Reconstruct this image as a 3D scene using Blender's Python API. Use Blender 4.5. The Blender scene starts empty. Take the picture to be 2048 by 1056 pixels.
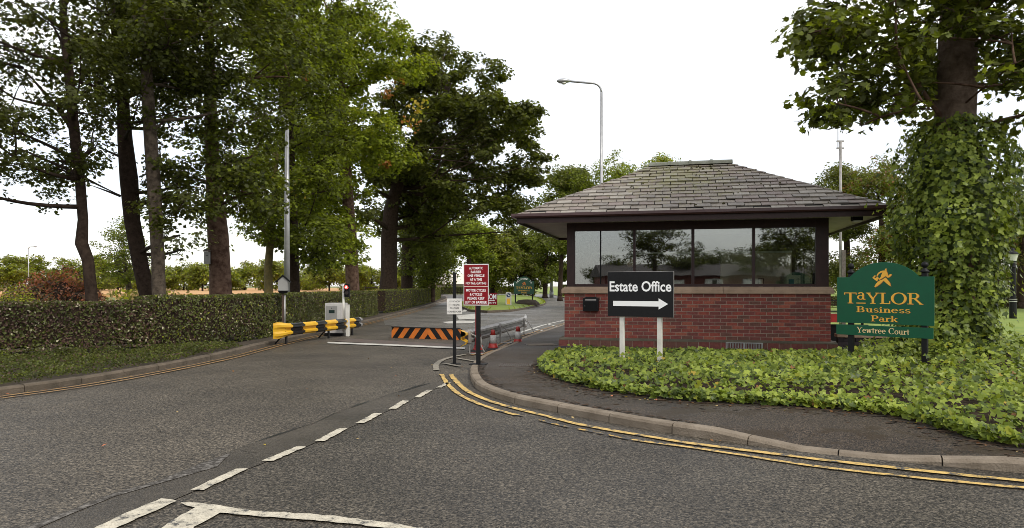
import bpy, bmesh, math, random
import numpy as np
from mathutils import Vector, Matrix, noise
R = math.radians
random.seed(7); rng = np.random.default_rng(7)
scn = bpy.context.scene
COL = scn.collection

# ------------------------------------------------------------------ camera, sky, sun, exposure
F = 1400.0; CX = 1024.0; HZ = 572.0; EYE = 1.5        # photo geometry: focal length in px, centre, horizon row, eye height
cam = bpy.data.cameras.new('camera'); camo = bpy.data.objects.new('camera', cam); COL.objects.link(camo)
camo.location = (0, 0, EYE); camo.rotation_euler = (R(90), 0, 0)
cam.sensor_width = 36; cam.lens = F / 2048 * 36; cam.shift_y = (HZ - 528) / 2048
cam.clip_start = .1; cam.clip_end = 4000
scn.camera = camo
SUN_EL, SUN_AZ = 48, 140        # azimuth clockwise from +Y: behind and to the right of the camera
w = bpy.data.worlds.new('World'); scn.world = w; w.use_nodes = True
nt = w.node_tree; nt.nodes.clear(); N = nt.nodes.new; L = nt.links.new
wo = N('ShaderNodeOutputWorld')
sky = N('ShaderNodeTexSky'); sky.sky_type = 'NISHITA'; sky.sun_disc = False
sky.sun_elevation = R(SUN_EL); sky.sun_rotation = R(SUN_AZ)
b1 = N('ShaderNodeBackground'); b1.inputs[1].default_value = .05; L(sky.outputs[0], b1.inputs[0])
tc = N('ShaderNodeTexCoord'); mp = N('ShaderNodeMapping'); mp.inputs['Scale'].default_value = (1, 1, 3.2)
L(tc.outputs['Generated'], mp.inputs[0])
ns = N('ShaderNodeTexNoise'); ns.inputs['Scale'].default_value = 2.6; ns.inputs['Detail'].default_value = 7; L(mp.outputs[0], ns.inputs[0])
cr = N('ShaderNodeValToRGB'); cr.color_ramp.elements[0].position = .44; cr.color_ramp.elements[0].color = (.76, .76, .77, 1)
cr.color_ramp.elements[1].position = .70; cr.color_ramp.elements[1].color = (1.04, 1.0, .94, 1); L(ns.outputs[0], cr.inputs[0])
sx = N('ShaderNodeSeparateXYZ'); L(tc.outputs['Generated'], sx.inputs[0])
mr = N('ShaderNodeMapRange'); mr.inputs[1].default_value = 0; mr.inputs[2].default_value = .32
mr.inputs[3].default_value = .95; mr.inputs[4].default_value = 1.38; L(sx.outputs[2], mr.inputs[0])
b2 = N('ShaderNodeBackground'); L(cr.outputs[0], b2.inputs[0]); L(mr.outputs[0], b2.inputs[1])
ad = N('ShaderNodeAddShader'); L(b1.outputs[0], ad.inputs[0]); L(b2.outputs[0], ad.inputs[1]); L(ad.outputs[0], wo.inputs[0])
sd = bpy.data.lights.new('sun', 'SUN'); sd.energy = 2.3; sd.angle = R(12); sd.color = (1, .95, .86)
so = bpy.data.objects.new('sun', sd); COL.objects.link(so)
sv = Vector((math.sin(R(SUN_AZ)) * math.cos(R(SUN_EL)), math.cos(R(SUN_AZ)) * math.cos(R(SUN_EL)), math.sin(R(SUN_EL))))
so.rotation_euler = sv.to_track_quat('Z', 'Y').to_euler(); so.location = sv * 60
scn.view_settings.view_transform = 'Standard'; scn.view_settings.look = 'None'
scn.view_settings.exposure = 0.0; scn.view_settings.gamma = 1
scn.cycles.filter_width = .85; scn.cycles.max_bounces = 6; scn.cycles.transparent_max_bounces = 12; scn.cycles.diffuse_bounces = 3

# ------------------------------------------------------------------ helpers
def P(px, py, Y): return Vector(((px - CX) / F * Y, Y, EYE - (py - HZ) / F * Y))
def G(px, py, z=0.0):
    Y = (EYE - z) * F / (py - HZ); return ((px - CX) / F * Y, Y)
def tag(o, label=None, cat=None, group=None, kind=None):
    if label: o['label'] = label
    if cat: o['category'] = cat
    if group: o['group'] = group
    if kind: o['kind'] = kind
    return o
def empty(name, loc, rz=0, label=None, cat=None, group=None, kind=None, parent=None):
    o = bpy.data.objects.new(name, None); COL.objects.link(o); o.location = loc; o.rotation_euler = (0, 0, rz)
    o.empty_display_size = .1
    if parent: o.parent = parent
    return tag(o, label, cat, group, kind)
def link(name, me, parent=None, loc=None, rot=None):
    o = bpy.data.objects.new(name, me); COL.objects.link(o)
    if parent: o.parent = parent
    if loc is not None: o.location = loc
    if rot is not None: o.rotation_euler = rot
    return o
def catmull(pts, step=.2):
    pts = [np.array(p, float) for p in pts]; out = []
    for i in range(len(pts) - 1):
        p0 = pts[max(i - 1, 0)]; p1 = pts[i]; p2 = pts[i + 1]; p3 = pts[min(i + 2, len(pts) - 1)]
        n = max(1, int(np.linalg.norm(p2 - p1) / step))
        for k in range(n):
            t = k / n
            out.append(.5 * ((2 * p1) + (-p0 + p2) * t + (2 * p0 - 5 * p1 + 4 * p2 - p3) * t * t + (-p0 + 3 * p1 - 3 * p2 + p3) * t ** 3))
    out.append(pts[-1]); return out
def offset(pts, d):
    """points moved d to the left of the travel direction"""
    out = []
    for i, p in enumerate(pts):
        a = pts[max(i - 1, 0)]; b = pts[min(i + 1, len(pts) - 1)]; t = np.array([b[0] - a[0], b[1] - a[1]]); t /= np.linalg.norm(t) + 1e-9
        out.append(np.array([p[0] - t[1] * d, p[1] + t[0] * d]))
    return out
def arclen(pts):
    s = [0]
    for i in range(1, len(pts)): s.append(s[-1] + float(np.linalg.norm(np.array(pts[i][:2]) - np.array(pts[i - 1][:2]))))
    return s
def sub(pts, s0, s1):
    """piece of a polyline between arc lengths s0 and s1"""
    s = arclen(pts); out = []
    def at(v):
        for i in range(1, len(s)):
            if s[i] >= v:
                t = (v - s[i - 1]) / max(1e-9, s[i] - s[i - 1]); return np.array(pts[i - 1][:2]) * (1 - t) + np.array(pts[i][:2]) * t
        return np.array(pts[-1][:2])
    out.append(at(s0)); out += [np.array(p[:2]) for p, v in zip(pts, s) if s0 + .02 < v < s1 - .02]; out.append(at(s1)); return out
def clip(poly, a, b, c):
    """keep a*x+b*y+c >= 0"""
    out = []
    for i in range(len(poly)):
        p, q = poly[i], poly[(i + 1) % len(poly)]; dp = a * p[0] + b * p[1] + c; dq = a * q[0] + b * q[1] + c
        if dp >= 0: out.append(p)
        if dp * dq < 0:
            t = dp / (dp - dq); out.append((p[0] + (q[0] - p[0]) * t, p[1] + (q[1] - p[1]) * t))
    return out
def inpoly(x, y, poly):
    c = False; j = len(poly) - 1
    for i in range(len(poly)):
        if (poly[i][1] > y) != (poly[j][1] > y) and x < (poly[j][0] - poly[i][0]) * (y - poly[i][1]) / (poly[j][1] - poly[i][1]) + poly[i][0]: c = not c
        j = i
    return c
class MB:
    def __init__(s): s.v = []; s.f = []; s.m = []
    def add(s, vs, fs, mi=0):
        n = len(s.v); s.v += [tuple(v) for v in vs]; s.f += [tuple(n + i for i in f) for f in fs]; s.m += [mi] * len(fs); return s
    def box(s, x0, x1, y0, y1, z0, z1, mi=0):
        return s.add([(x0, y0, z0), (x1, y0, z0), (x1, y1, z0), (x0, y1, z0), (x0, y0, z1), (x1, y0, z1), (x1, y1, z1), (x0, y1, z1)],
                     [(0, 3, 2, 1), (4, 5, 6, 7), (0, 1, 5, 4), (1, 2, 6, 5), (2, 3, 7, 6), (3, 0, 4, 7)], mi)
    def tube(s, pts, r, n=8, mi=0, cap=True):
        pts = [Vector(p) for p in pts]; k = len(pts)
        rs = r if isinstance(r, (list, tuple)) else [r] * k
        d0 = (pts[1] - pts[0]).normalized(); u = d0.orthogonal().normalized(); vs = []
        for i, p in enumerate(pts):
            d = (pts[min(i + 1, k - 1)] - pts[max(i - 1, 0)]).normalized()
            u = (u - d * u.dot(d)).normalized(); w_ = d.cross(u)
            for j in range(n):
                a = 2 * math.pi * j / n; vs.append(p + (u * math.cos(a) + w_ * math.sin(a)) * rs[i])
        fs = [(i * n + j, i * n + (j + 1) % n, (i + 1) * n + (j + 1) % n, (i + 1) * n + j) for i in range(k - 1) for j in range(n)]
        if cap: fs += [tuple(reversed(range(n))), tuple((k - 1) * n + j for j in range(n))]
        return s.add(vs, fs, mi)
    def lathe(s, prof, c=(0, 0, 0), n=16, mi=0):
        vs = [(c[0] + r * math.cos(2 * math.pi * j / n), c[1] + r * math.sin(2 * math.pi * j / n), c[2] + z) for r, z in prof for j in range(n)]
        k = len(prof)
        fs = [(i * n + j, i * n + (j + 1) % n, (i + 1) * n + (j + 1) % n, (i + 1) * n + j) for i in range(k - 1) for j in range(n)]
        fs += [tuple(reversed(range(n))), tuple((k - 1) * n + j for j in range(n))]
        return s.add(vs, fs, mi)
    def prism(s, poly, f0, f1, mi=0):
        """poly 2D; f0(p), f1(p) give the two 3D faces"""
        n = len(poly)
        if n < 3: return s
        vs = [f0(p) for p in poly] + [f1(p) for p in poly]
        return s.add(vs, [tuple(range(n)), tuple(reversed(range(n, 2 * n)))] + [(i, i + n, (i + 1) % n + n, (i + 1) % n) for i in range(n)], mi)
    def plate(s, poly, y0, y1, mi=0):
        """poly in x,z, thickness along y"""
        return s.prism(poly, lambda p: (p[0], y0, p[1]), lambda p: (p[0], y1, p[1]), mi)
    def slab(s, poly, z0, z1, mi=0):
        return s.prism(poly, lambda p: (p[0], p[1], z1), lambda p: (p[0], p[1], z0), mi)
    def mesh(s, name, mats, origin=(0, 0, 0), smooth=False, fix=True):
        me = bpy.data.meshes.new(name); o = origin
        me.from_pydata([(v[0] - o[0], v[1] - o[1], v[2] - o[2]) for v in s.v], [], s.f)
        for m in (mats if isinstance(mats, (list, tuple)) else [mats]): me.materials.append(m)
        me.polygons.foreach_set('material_index', s.m)
        if fix and len(s.f) < 60000:
            bm = bmesh.new(); bm.from_mesh(me); bmesh.ops.recalc_face_normals(bm, faces=bm.faces); bm.to_mesh(me); bm.free()
        if smooth: me.polygons.foreach_set('use_smooth', [True] * len(me.polygons))
        me.update(); return me
    def build(s, name, mats, parent=None, origin=(0, 0, 0), smooth=False, bevel=0, loc=None, rot=None, fix=True):
        o = link(name, s.mesh(name, mats, origin, smooth, fix), parent, loc, rot)
        if bevel:
            b = o.modifiers.new('bevel', 'BEVEL'); b.width = bevel; b.segments = 2; b.limit_method = 'ANGLE'
        return o

# ------------------------------------------------------------------ materials
MATS = {}
def mat(name, col, rough=.7, col2=None, scale=6, detail=6, bump=0, bscale=None, metal=0, spec=.5, lo=.35, hi=.65, coat=0, emit=None):
    m = bpy.data.materials.new(name); m.use_nodes = True; t = m.node_tree; b = t.nodes['Principled BSDF']
    b.inputs['Base Color'].default_value = (*col, 1); b.inputs['Roughness'].default_value = rough; b.inputs['Metallic'].default_value = metal
    b.inputs['Specular IOR Level'].default_value = spec; b.inputs['Coat Weight'].default_value = coat
    g = t.nodes.new('ShaderNodeNewGeometry')
    if col2 is not None:
        n = t.nodes.new('ShaderNodeTexNoise'); n.inputs['Scale'].default_value = scale; n.inputs['Detail'].default_value = detail
        n.inputs['Roughness'].default_value = .65
        r = t.nodes.new('ShaderNodeValToRGB'); r.color_ramp.elements[0].position = lo; r.color_ramp.elements[1].position = hi
        r.color_ramp.elements[0].color = (*col, 1); r.color_ramp.elements[1].color = (*col2, 1)
        t.links.new(g.outputs['Position'], n.inputs['Vector']); t.links.new(n.outputs[0], r.inputs[0]); t.links.new(r.outputs[0], b.inputs['Base Color'])
    if bump:
        n2 = t.nodes.new('ShaderNodeTexNoise'); n2.inputs['Scale'].default_value = bscale or scale * 4; n2.inputs['Detail'].default_value = 6
        bp = t.nodes.new('ShaderNodeBump'); bp.inputs['Strength'].default_value = bump; bp.inputs['Distance'].default_value = .02
        t.links.new(g.outputs['Position'], n2.inputs['Vector']); t.links.new(n2.outputs[0], bp.inputs['Height']); t.links.new(bp.outputs[0], b.inputs['Normal'])
    if emit:
        b.inputs['Emission Color'].default_value = (*emit[0], 1); b.inputs['Emission Strength'].default_value = emit[1]
    MATS[name] = m; return m
def leafmat(name, col, tr=.3, rough=.5, var=.35):
    m = bpy.data.materials.new(name); m.use_nodes = True; t = m.node_tree; b = t.nodes['Principled BSDF']
    b.inputs['Roughness'].default_value = rough + .08; b.inputs['Specular IOR Level'].default_value = .22
    g = t.nodes.new('ShaderNodeNewGeometry'); n = t.nodes.new('ShaderNodeTexNoise'); n.inputs['Scale'].default_value = 1.7; n.inputs['Detail'].default_value = 8
    r = t.nodes.new('ShaderNodeValToRGB'); r.color_ramp.elements[0].position = .3; r.color_ramp.elements[1].position = .7
    r.color_ramp.elements[0].color = (*[c * (1 - var) for c in col], 1); r.color_ramp.elements[1].color = (col[0] * (1 + var * 1.3), col[1] * (1 + var), col[2] * (1 + var * .4), 1)
    t.links.new(g.outputs['Position'], n.inputs['Vector']); t.links.new(n.outputs[0], r.inputs[0]); t.links.new(r.outputs[0], b.inputs['Base Color'])
    tl = t.nodes.new('ShaderNodeBsdfTranslucent'); mx = t.nodes.new('ShaderNodeMixShader'); mx.inputs[0].default_value = tr
    mul = t.nodes.new('ShaderNodeMixRGB'); mul.blend_type = 'MULTIPLY'; mul.inputs[0].default_value = 1; mul.inputs[2].default_value = (1.5, 1.5, .6, 1)
    t.links.new(r.outputs[0], mul.inputs[1]); t.links.new(mul.outputs[0], tl.inputs[0])
    t.links.new(b.outputs[0], mx.inputs[1]); t.links.new(tl.outputs[0], mx.inputs[2])
    t.links.new(mx.outputs[0], t.nodes['Material Output'].inputs[0]); MATS[name] = m; return m
def asphalt(name, dark, light, fine, patch, rough0, rough1, mossy=None, bump=.6, wet=.0):
    m = bpy.data.materials.new(name); m.use_nodes = True; t = m.node_tree; b = t.nodes['Principled BSDF']; A = t.nodes.new; K = t.links.new
    g = A('ShaderNodeNewGeometry')
    def noise_(sc, det=4, ro=.6):
        n = A('ShaderNodeTexNoise'); n.inputs['Scale'].default_value = sc; n.inputs['Detail'].default_value = det; n.inputs['Roughness'].default_value = ro
        K(g.outputs['Position'], n.inputs['Vector']); return n.outputs[0]
    def ramp(src, p0, c0, p1, c1):
        r = A('ShaderNodeValToRGB'); r.color_ramp.elements[0].position = p0; r.color_ramp.elements[1].position = p1
        r.color_ramp.elements[0].color = (*c0, 1); r.color_ramp.elements[1].color = (*c1, 1); K(src, r.inputs[0]); return r.outputs[0]
    v = A('ShaderNodeTexVoronoi'); v.inputs['Scale'].default_value = fine; K(g.outputs['Position'], v.inputs['Vector'])
    base = ramp(noise_(fine * .5, 4, .8), .40, dark, .63, light)
    sp = A('ShaderNodeMixRGB'); sp.blend_type = 'MULTIPLY'; sp.inputs[0].default_value = 1
    v2 = A('ShaderNodeTexVoronoi'); v2.inputs['Scale'].default_value = fine * 1.35; K(g.outputs['Position'], v2.inputs['Vector'])
    K(base, sp.inputs[1]); K(ramp(v2.outputs['Color'], .2, (.30, .30, .30), .9, (2.15, 2.1, 2.0)), sp.inputs[2])
    pt = A('ShaderNodeMixRGB'); pt.blend_type = 'MULTIPLY'; pt.inputs[0].default_value = 1
    K(sp.outputs[0], pt.inputs[1]); K(ramp(noise_(patch, 7, .62), .3, (.66, .65, .64), .7, (1.30, 1.28, 1.24)), pt.inputs[2]); out = pt.outputs[0]
    if mossy:
        mm = A('ShaderNodeMixRGB'); K(out, mm.inputs[1]); mm.inputs[2].default_value = (.030, .019, .008, 1)
        K(ramp(noise_(mossy[0], 9, .72), mossy[1], (0, 0, 0), mossy[1] + .06, (.85, .85, .85)), mm.inputs[0]); out = mm.outputs[0]
    K(out, b.inputs['Base Color']); b.inputs['Specular IOR Level'].default_value = .3
    rr = ramp(noise_(.45, 5), .38, (rough0,) * 3, .62, (rough1,) * 3); K(rr, b.inputs['Roughness'])
    bp = A('ShaderNodeBump'); bp.inputs['Strength'].default_value = bump; bp.inputs['Distance'].default_value = .008
    K(v.outputs['Distance'], bp.inputs['Height']); K(bp.outputs[0], b.inputs['Normal']); MATS[name] = m; return m
def paint(name, col, wear=.52, under=(.06, .058, .055)):
    """road paint worn through to the asphalt"""
    m = bpy.data.materials.new(name); m.use_nodes = True; t = m.node_tree; b = t.nodes['Principled BSDF']; A = t.nodes.new; K = t.links.new
    g = A('ShaderNodeNewGeometry'); n = A('ShaderNodeTexNoise'); n.inputs['Scale'].default_value = 9; n.inputs['Detail'].default_value = 10; n.inputs['Roughness'].default_value = .75
    K(g.outputs['Position'], n.inputs['Vector']); r = A('ShaderNodeValToRGB'); e = r.color_ramp.elements
    e[0].position = 1 - wear - .12; e[0].color = (*under, 1); e[1].position = 1 - wear - .06; e[1].color = (*[c * .75 for c in col], 1)
    x = r.color_ramp.elements.new(.6); x.color = (*col, 1); K(n.outputs[0], r.inputs[0])
    n3 = A('ShaderNodeTexNoise'); n3.inputs['Scale'].default_value = 90; n3.inputs['Detail'].default_value = 3; K(g.outputs['Position'], n3.inputs['Vector'])
    mm = A('ShaderNodeMixRGB'); mm.blend_type = 'MULTIPLY'; mm.inputs[0].default_value = .6; K(r.outputs[0], mm.inputs[1])
    r2 = A('ShaderNodeValToRGB'); r2.color_ramp.elements[0].position = .35; r2.color_ramp.elements[0].color = (.45, .43, .4, 1); r2.color_ramp.elements[1].position = .5
    K(n3.outputs[0], r2.inputs[0]); K(r2.outputs[0], mm.inputs[2]); K(mm.outputs[0], b.inputs['Base Color'])
    b.inputs['Roughness'].default_value = .6; MATS[name] = m; return m

M_road = asphalt('road_asphalt', (.026, .0225, .018), (.112, .098, .079), 58, .55, .5, .68, bump=.45)
M_patch = asphalt('smooth_asphalt', (.032, .028, .023), (.075, .066, .054), 150, .9, .35, .55, bump=.25)
M_lane = asphalt('side_road_asphalt', (.020, .0175, .0140), (.086, .076, .062), 60, .6, .42, .62, bump=.45)
M_far = asphalt('wet_asphalt', (.05, .048, .045), (.17, .16, .145), 30, .5, .34, .6, bump=.3)
M_pave = asphalt('pavement_asphalt', (.016, .0125, .0095), (.070, .054, .040), 80, .9, .45, .65, mossy=(1.6, .52))
M_joint = mat('wet_grime', (.012, .011, .010), .35)
M_sheen = mat('pale_wet_sheen', (.045, .040, .034), .85, (.20, .185, .165), 22, 10, lo=.46, hi=.66, spec=.2)  # pale patchy colour that paints wet sheen onto the road
M_redpatch = mat('faded_red_surfacing', (.115, .075, .058), .6, (.07, .064, .058), 5, 8)
M_white = paint('worn_white_paint', (.56, .51, .40), .49)
M_white2 = paint('thin_white_paint', (.55, .53, .48), .6)
M_yellow = paint('worn_yellow_paint', (.64, .43, .13), .47)
M_yellow2 = paint('scuffed_yellow_paint', (.58, .36, .08), .39)
M_dull = paint('dull_concrete_edge', (.27, .24, .19), .6)
M_orangeline = paint('dirty_yellow_paint', (.36, .20, .07), .48)
M_kerb = mat('kerb_concrete', (.24, .195, .145), .8, (.12, .092, .062), 3.5, 9, .5, 60, lo=.3, hi=.7)
M_kerbL = mat('grimy_kerb_concrete', (.13, .10, .07), .85, (.065, .05, .032), 3.5, 9, .5, 60)
M_soil = mat('soil', (.030, .022, .014), .95, (.06, .042, .024), 5, 8, .8, 30)
M_grass = mat('grass_ground', (.075, .105, .022), .9, (.14, .16, .035), 1.1, 9, .6, 40)
M_lawn = mat('lawn', (.13, .19, .022), .9, (.20, .245, .035), .8, 9, .5, 50)
M_field = mat('ripe_crop', (.38, .20, .075), .95, (.50, .29, .12), .5, 9, .6, 20)
M_meadow = mat('meadow', (.12, .14, .035), .95, (.22, .21, .07), .08, 8)
# leaves
LM = {
 'dark': leafmat('leaf_dark_green', (.048, .057, .014), .36), 'deep': leafmat('leaf_deep_green', (.075, .093, .018), .40),
 'mid': leafmat('leaf_mid_green', (.125, .160, .023), .44), 'bright': leafmat('leaf_bright_green', (.19, .245, .026), .46),
 'lime': leafmat('leaf_yellow_green', (.24, .27, .030), .4), 'yellow': leafmat('leaf_yellow', (.40, .31, .06), .35),
 'orange': leafmat('leaf_orange', (.30, .14, .045), .3), 'olive': leafmat('leaf_olive', (.11, .115, .030), .3),
 'oak': leafmat('leaf_oak_green', (.080, .093, .023), .36), 'purple': leafmat('leaf_dull_purple', (.085, .052, .042), .15),
 'grey': leafmat('leaf_grey_green', (.11, .12, .06), .2, .35), 'hedge': leafmat('leaf_hedge_green', (.095, .115, .034), .2, .4),
 'ivy': leafmat('leaf_ivy_green', (.145, .20, .030), .3, .35), 'ivyl': leafmat('leaf_pale_ivy', (.235, .30, .058), .3, .3),
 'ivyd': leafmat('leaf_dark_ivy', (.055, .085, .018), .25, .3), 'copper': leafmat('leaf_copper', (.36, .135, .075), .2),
 'pale': leafmat('leaf_glint_pale', (.34, .32, .24), .1, .3), 'pink': leafmat('leaf_dusty_pink', (.42, .20, .15), .15), 'straw': leafmat('leaf_straw', (.36, .28, .15), .2), 'brown': leafmat('leaf_dead_brown', (.17, .085, .035), .15),  # the pale hedge leaves carry highlights as leaf colour
}
M_bark = mat('bark', (.040, .030, .021), .9, (.135, .105, .078), 7, 8, 1.0, 22, spec=.15)
M_barkr = mat('reddish_bark', (.045, .023, .015), .9, (.15, .095, .068), 6, 8, 1.0, 16, spec=.15)
M_barkg = mat('mossy_bark', (.075, .062, .022), .9, (.16, .12, .04), 6, 8, 1.0, 20)
M_bark_d = mat('dark_bark', (.022, .014, .010), .95, (.05, .034, .024), 9, 8, 1.0, 24, spec=.15)
M_twig = mat('bare_twig', (.16, .13, .085), .9, (.09, .07, .045), 9)
# building
M_brick = [mat('brick_%s' % n, c, .8, tuple(x * .62 for x in c), 16, 8, .4, 70) for n, c in
           (('crimson', (.30, .064, .042)), ('plum', (.19, .052, .040)), ('red', (.36, .098, .058)), ('brown', (.16, .065, .045)), ('dusky', (.22, .055, .045)))]
M_mortar = mat('mortar', (.36, .295, .235), .9, (.25, .20, .16), 12, 6)
M_sill = mat('sandstone_sill', (.40, .28, .19), .8, (.28, .195, .13), 4, 8, .3, 50)
M_plinth = mat('weathered_plinth_capping', (.14, .12, .085), .85, (.085, .075, .05), 5, 8, .4, 40)
M_engine = mat('blue_black_brick', (.030, .024, .030), .6, (.05, .035, .04), 9)
M_brownp = mat('chocolate_paint', (.026, .011, .010), .45, (.038, .016, .014), 8, 5, spec=.3)  # timber paint; also paints room dimness on rear partition and ceiling
M_gutter = mat('maroon_plastic', (.050, .020, .020), .3, (.065, .03, .028), 9)
M_soffit = mat('grey_soffit', (.50, .46, .42), .7, (.40, .36, .33), 3)
def slatemat(name, a, b_):
    m = mat(name, a, .62, b_, 9, 8, .5, 45); t = m.node_tree; b = t.nodes['Principled BSDF']; g = t.nodes.new('ShaderNodeNewGeometry')
    src = b.inputs['Base Color'].links[0].from_socket
    n = t.nodes.new('ShaderNodeTexNoise'); n.inputs['Scale'].default_value = 6; n.inputs['Detail'].default_value = 10; n.inputs['Roughness'].default_value = .8
    t.links.new(g.outputs['Position'], n.inputs['Vector'])
    # lichen grows thickest in the middle of the front slope: distance from a spot on the roof
    vm = t.nodes.new('ShaderNodeVectorMath'); vm.operation = 'DISTANCE'; vm.inputs[1].default_value = (3.7, 15.6, 4.1); t.links.new(g.outputs['Position'], vm.inputs[0])
    mr_ = t.nodes.new('ShaderNodeMapRange'); mr_.inputs[1].default_value = .3; mr_.inputs[2].default_value = 2.6; mr_.inputs[3].default_value = .13; mr_.inputs[4].default_value = -.10
    t.links.new(vm.outputs['Value'], mr_.inputs[0]); ad_ = t.nodes.new('ShaderNodeMath'); t.links.new(n.outputs[0], ad_.inputs[0]); t.links.new(mr_.outputs[0], ad_.inputs[1])
    r = t.nodes.new('ShaderNodeValToRGB'); r.color_ramp.elements[0].position = .52; r.color_ramp.elements[1].position = .66
    r.color_ramp.elements[1].color = (.75, .75, .75, 1); t.links.new(ad_.outputs[0], r.inputs[0])
    mx = t.nodes.new('ShaderNodeMixRGB'); mx.inputs[2].default_value = (.21, .20, .075, 1); t.links.new(r.outputs[0], mx.inputs[0]); t.links.new(src, mx.inputs[1]); t.links.new(mx.outputs[0], b.inputs['Base Color'])
    return m
M_slate = [slatemat('slate_grey', (.175, .15, .12), (.25, .215, .175)), slatemat('slate_purple', (.16, .125, .11), (.23, .185, .16)),
           slatemat('slate_pale', (.24, .215, .18), (.31, .28, .24)), slatemat('slate_dark', (.14, .122, .105), (.20, .175, .15))]
M_ridge = mat('ridge_tile_clay', (.20, .21, .17), .8, (.14, .14, .10), 6, 8, .3, 50)
M_moss = mat('moss', (.035, .035, .010), 1, (.06, .05, .015), 20)
M_cream = mat('cream_plaster', (.76, .66, .50), .8, (.68, .58, .42), 1.5)
M_creamw = mat('pale_trim', (.85, .84, .76), .6)
M_floor = mat('office_floor', (.35, .31, .26), .6)
M_desk = mat('desk_laminate', (.25, .19, .13), .5)
M_black = mat('black_paint', (.006, .006, .0065), .5, (.009, .009, .0095), 20, spec=.22)
M_blackm = mat('matt_black', (.005, .005, .005), .7, spec=.2)
M_wpost = mat('white_powder_coat', (.66, .64, .58), .4, (.55, .53, .47), 5)
M_wletter = mat('white_vinyl', (.85, .85, .83), .4)
M_green = mat('green_sign_paint', (.002, .085, .036), .4, (.003, .076, .033), 6, spec=.3)
M_greenD = mat('faded_green_sign_paint', (.008, .055, .030), .4)
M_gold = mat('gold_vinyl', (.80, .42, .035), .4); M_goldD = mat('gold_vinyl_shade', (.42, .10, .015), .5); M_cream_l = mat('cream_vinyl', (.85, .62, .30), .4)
M_redsign = mat('crimson_sign_enamel', (.22, .003, .008), .45, (.19, .003, .007), 6, spec=.25)
M_redpost = mat('dark_red_post', (.16, .008, .012), .4)
M_signw = mat('sign_white_edge', (.72, .70, .66), .4, (.58, .56, .52), 9)
M_faint = mat('faded_lettering', (.38, .37, .34), .5)
M_galv = mat('galvanised_steel', (.36, .34, .32), .45, (.20, .19, .175), 5, 6, metal=.35)
M_galvL = mat('pale_galvanised_steel', (.46, .45, .44), .45, (.30, .29, .28), 4, 6, metal=.5)
M_yell = mat('yellow_gloss_paint', (.72, .42, .018), .32, (.62, .34, .02), 5, 6)
M_blk = mat('black_gloss_paint', (.012, .012, .013), .22)
M_orng = mat('orange_gloss_paint', (.70, .19, .022), .4, (.55, .14, .02), 5)
M_rubber = mat('black_rubber', (.015, .014, .014), .7)
M_cone = mat('cone_red_plastic', (.42, .030, .022), .4, (.32, .025, .02), 8)
M_conew = mat('reflective_sleeve', (.55, .53, .50), .5, (.38, .36, .33), 12)
M_cab = mat('cabinet_grey_white', (.55, .53, .50), .5, (.46, .44, .41), 4)
M_cabd = mat('cabinet_door_grey', (.30, .295, .275), .45, (.25, .245, .23), 4)
M_lcd = mat('dark_display', (.02, .035, .032), .2)
M_redlamp = mat('red_signal_lens', (.5, .02, .02), .3, emit=((1, .06, .05), 3.5))
M_redcore = mat('red_signal_core', (.8, .3, .2), .3, emit=((1, .45, .35), 5))
M_wood = mat('weathered_wood', (.10, .065, .045), .9, (.055, .038, .03), 9)
M_alu = mat('lamp_column_aluminium', (.42, .42, .42), .4, (.30, .30, .30), 3, metal=.5)
M_lens = mat('lamp_lens', (.6, .6, .55), .3)
M_iron = mat('cast_iron', (.14, .125, .11), .6, (.08, .06, .05), 15, metal=.4)
M_blue = mat('blue_roundel', (.012, .035, .11), .4)
M_tin = mat('pale_sheet_roof', (.62, .57, .48), .6, (.50, .45, .37), .4)
M_barn = mat('barn_boarding', (.26, .22, .17), .8)
M_skin = mat('skin', (.50, .30, .21), .5); M_hair = mat('grey_hair', (.22, .19, .16), .7); M_cloth = mat('dark_jacket', (.02, .02, .026), .8)
M_mug = mat('blue_ceramic', (.045, .10, .17), .3)
def glassmat(name, refl, tint):
    m = bpy.data.materials.new(name); m.use_nodes = True; t = m.node_tree; t.nodes.clear(); A = t.nodes.new; K = t.links.new
    o = A('ShaderNodeOutputMaterial'); tr = A('ShaderNodeBsdfTransparent'); tr.inputs[0].default_value = (*tint, 1); gl = A('ShaderNodeBsdfGlossy'); gl.inputs['Roughness'].default_value = .015
    g = A('ShaderNodeNewGeometry'); n = A('ShaderNodeTexNoise'); n.inputs['Scale'].default_value = 1.1; K(g.outputs['Position'], n.inputs['Vector'])
    bp = A('ShaderNodeBump'); bp.inputs['Strength'].default_value = .07; bp.inputs['Distance'].default_value = .02; K(n.outputs[0], bp.inputs['Height']); K(bp.outputs[0], gl.inputs['Normal'])
    fr = A('ShaderNodeFresnel'); fr.inputs[0].default_value = 1.5; a = A('ShaderNodeMath'); a.inputs[1].default_value = refl; K(fr.outputs[0], a.inputs[0])
    mx = A('ShaderNodeMixShader'); K(a.outputs[0], mx.inputs[0]); K(tr.outputs[0], mx.inputs[1]); K(gl.outputs[0], mx.inputs[2]); K(mx.outputs[0], o.inputs[0]); return m
M_glass = glassmat('window_glass', .19, (.88, .92, .88)); M_glass2 = glassmat('lamp_glass', .08, (.9, .9, .85))

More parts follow.
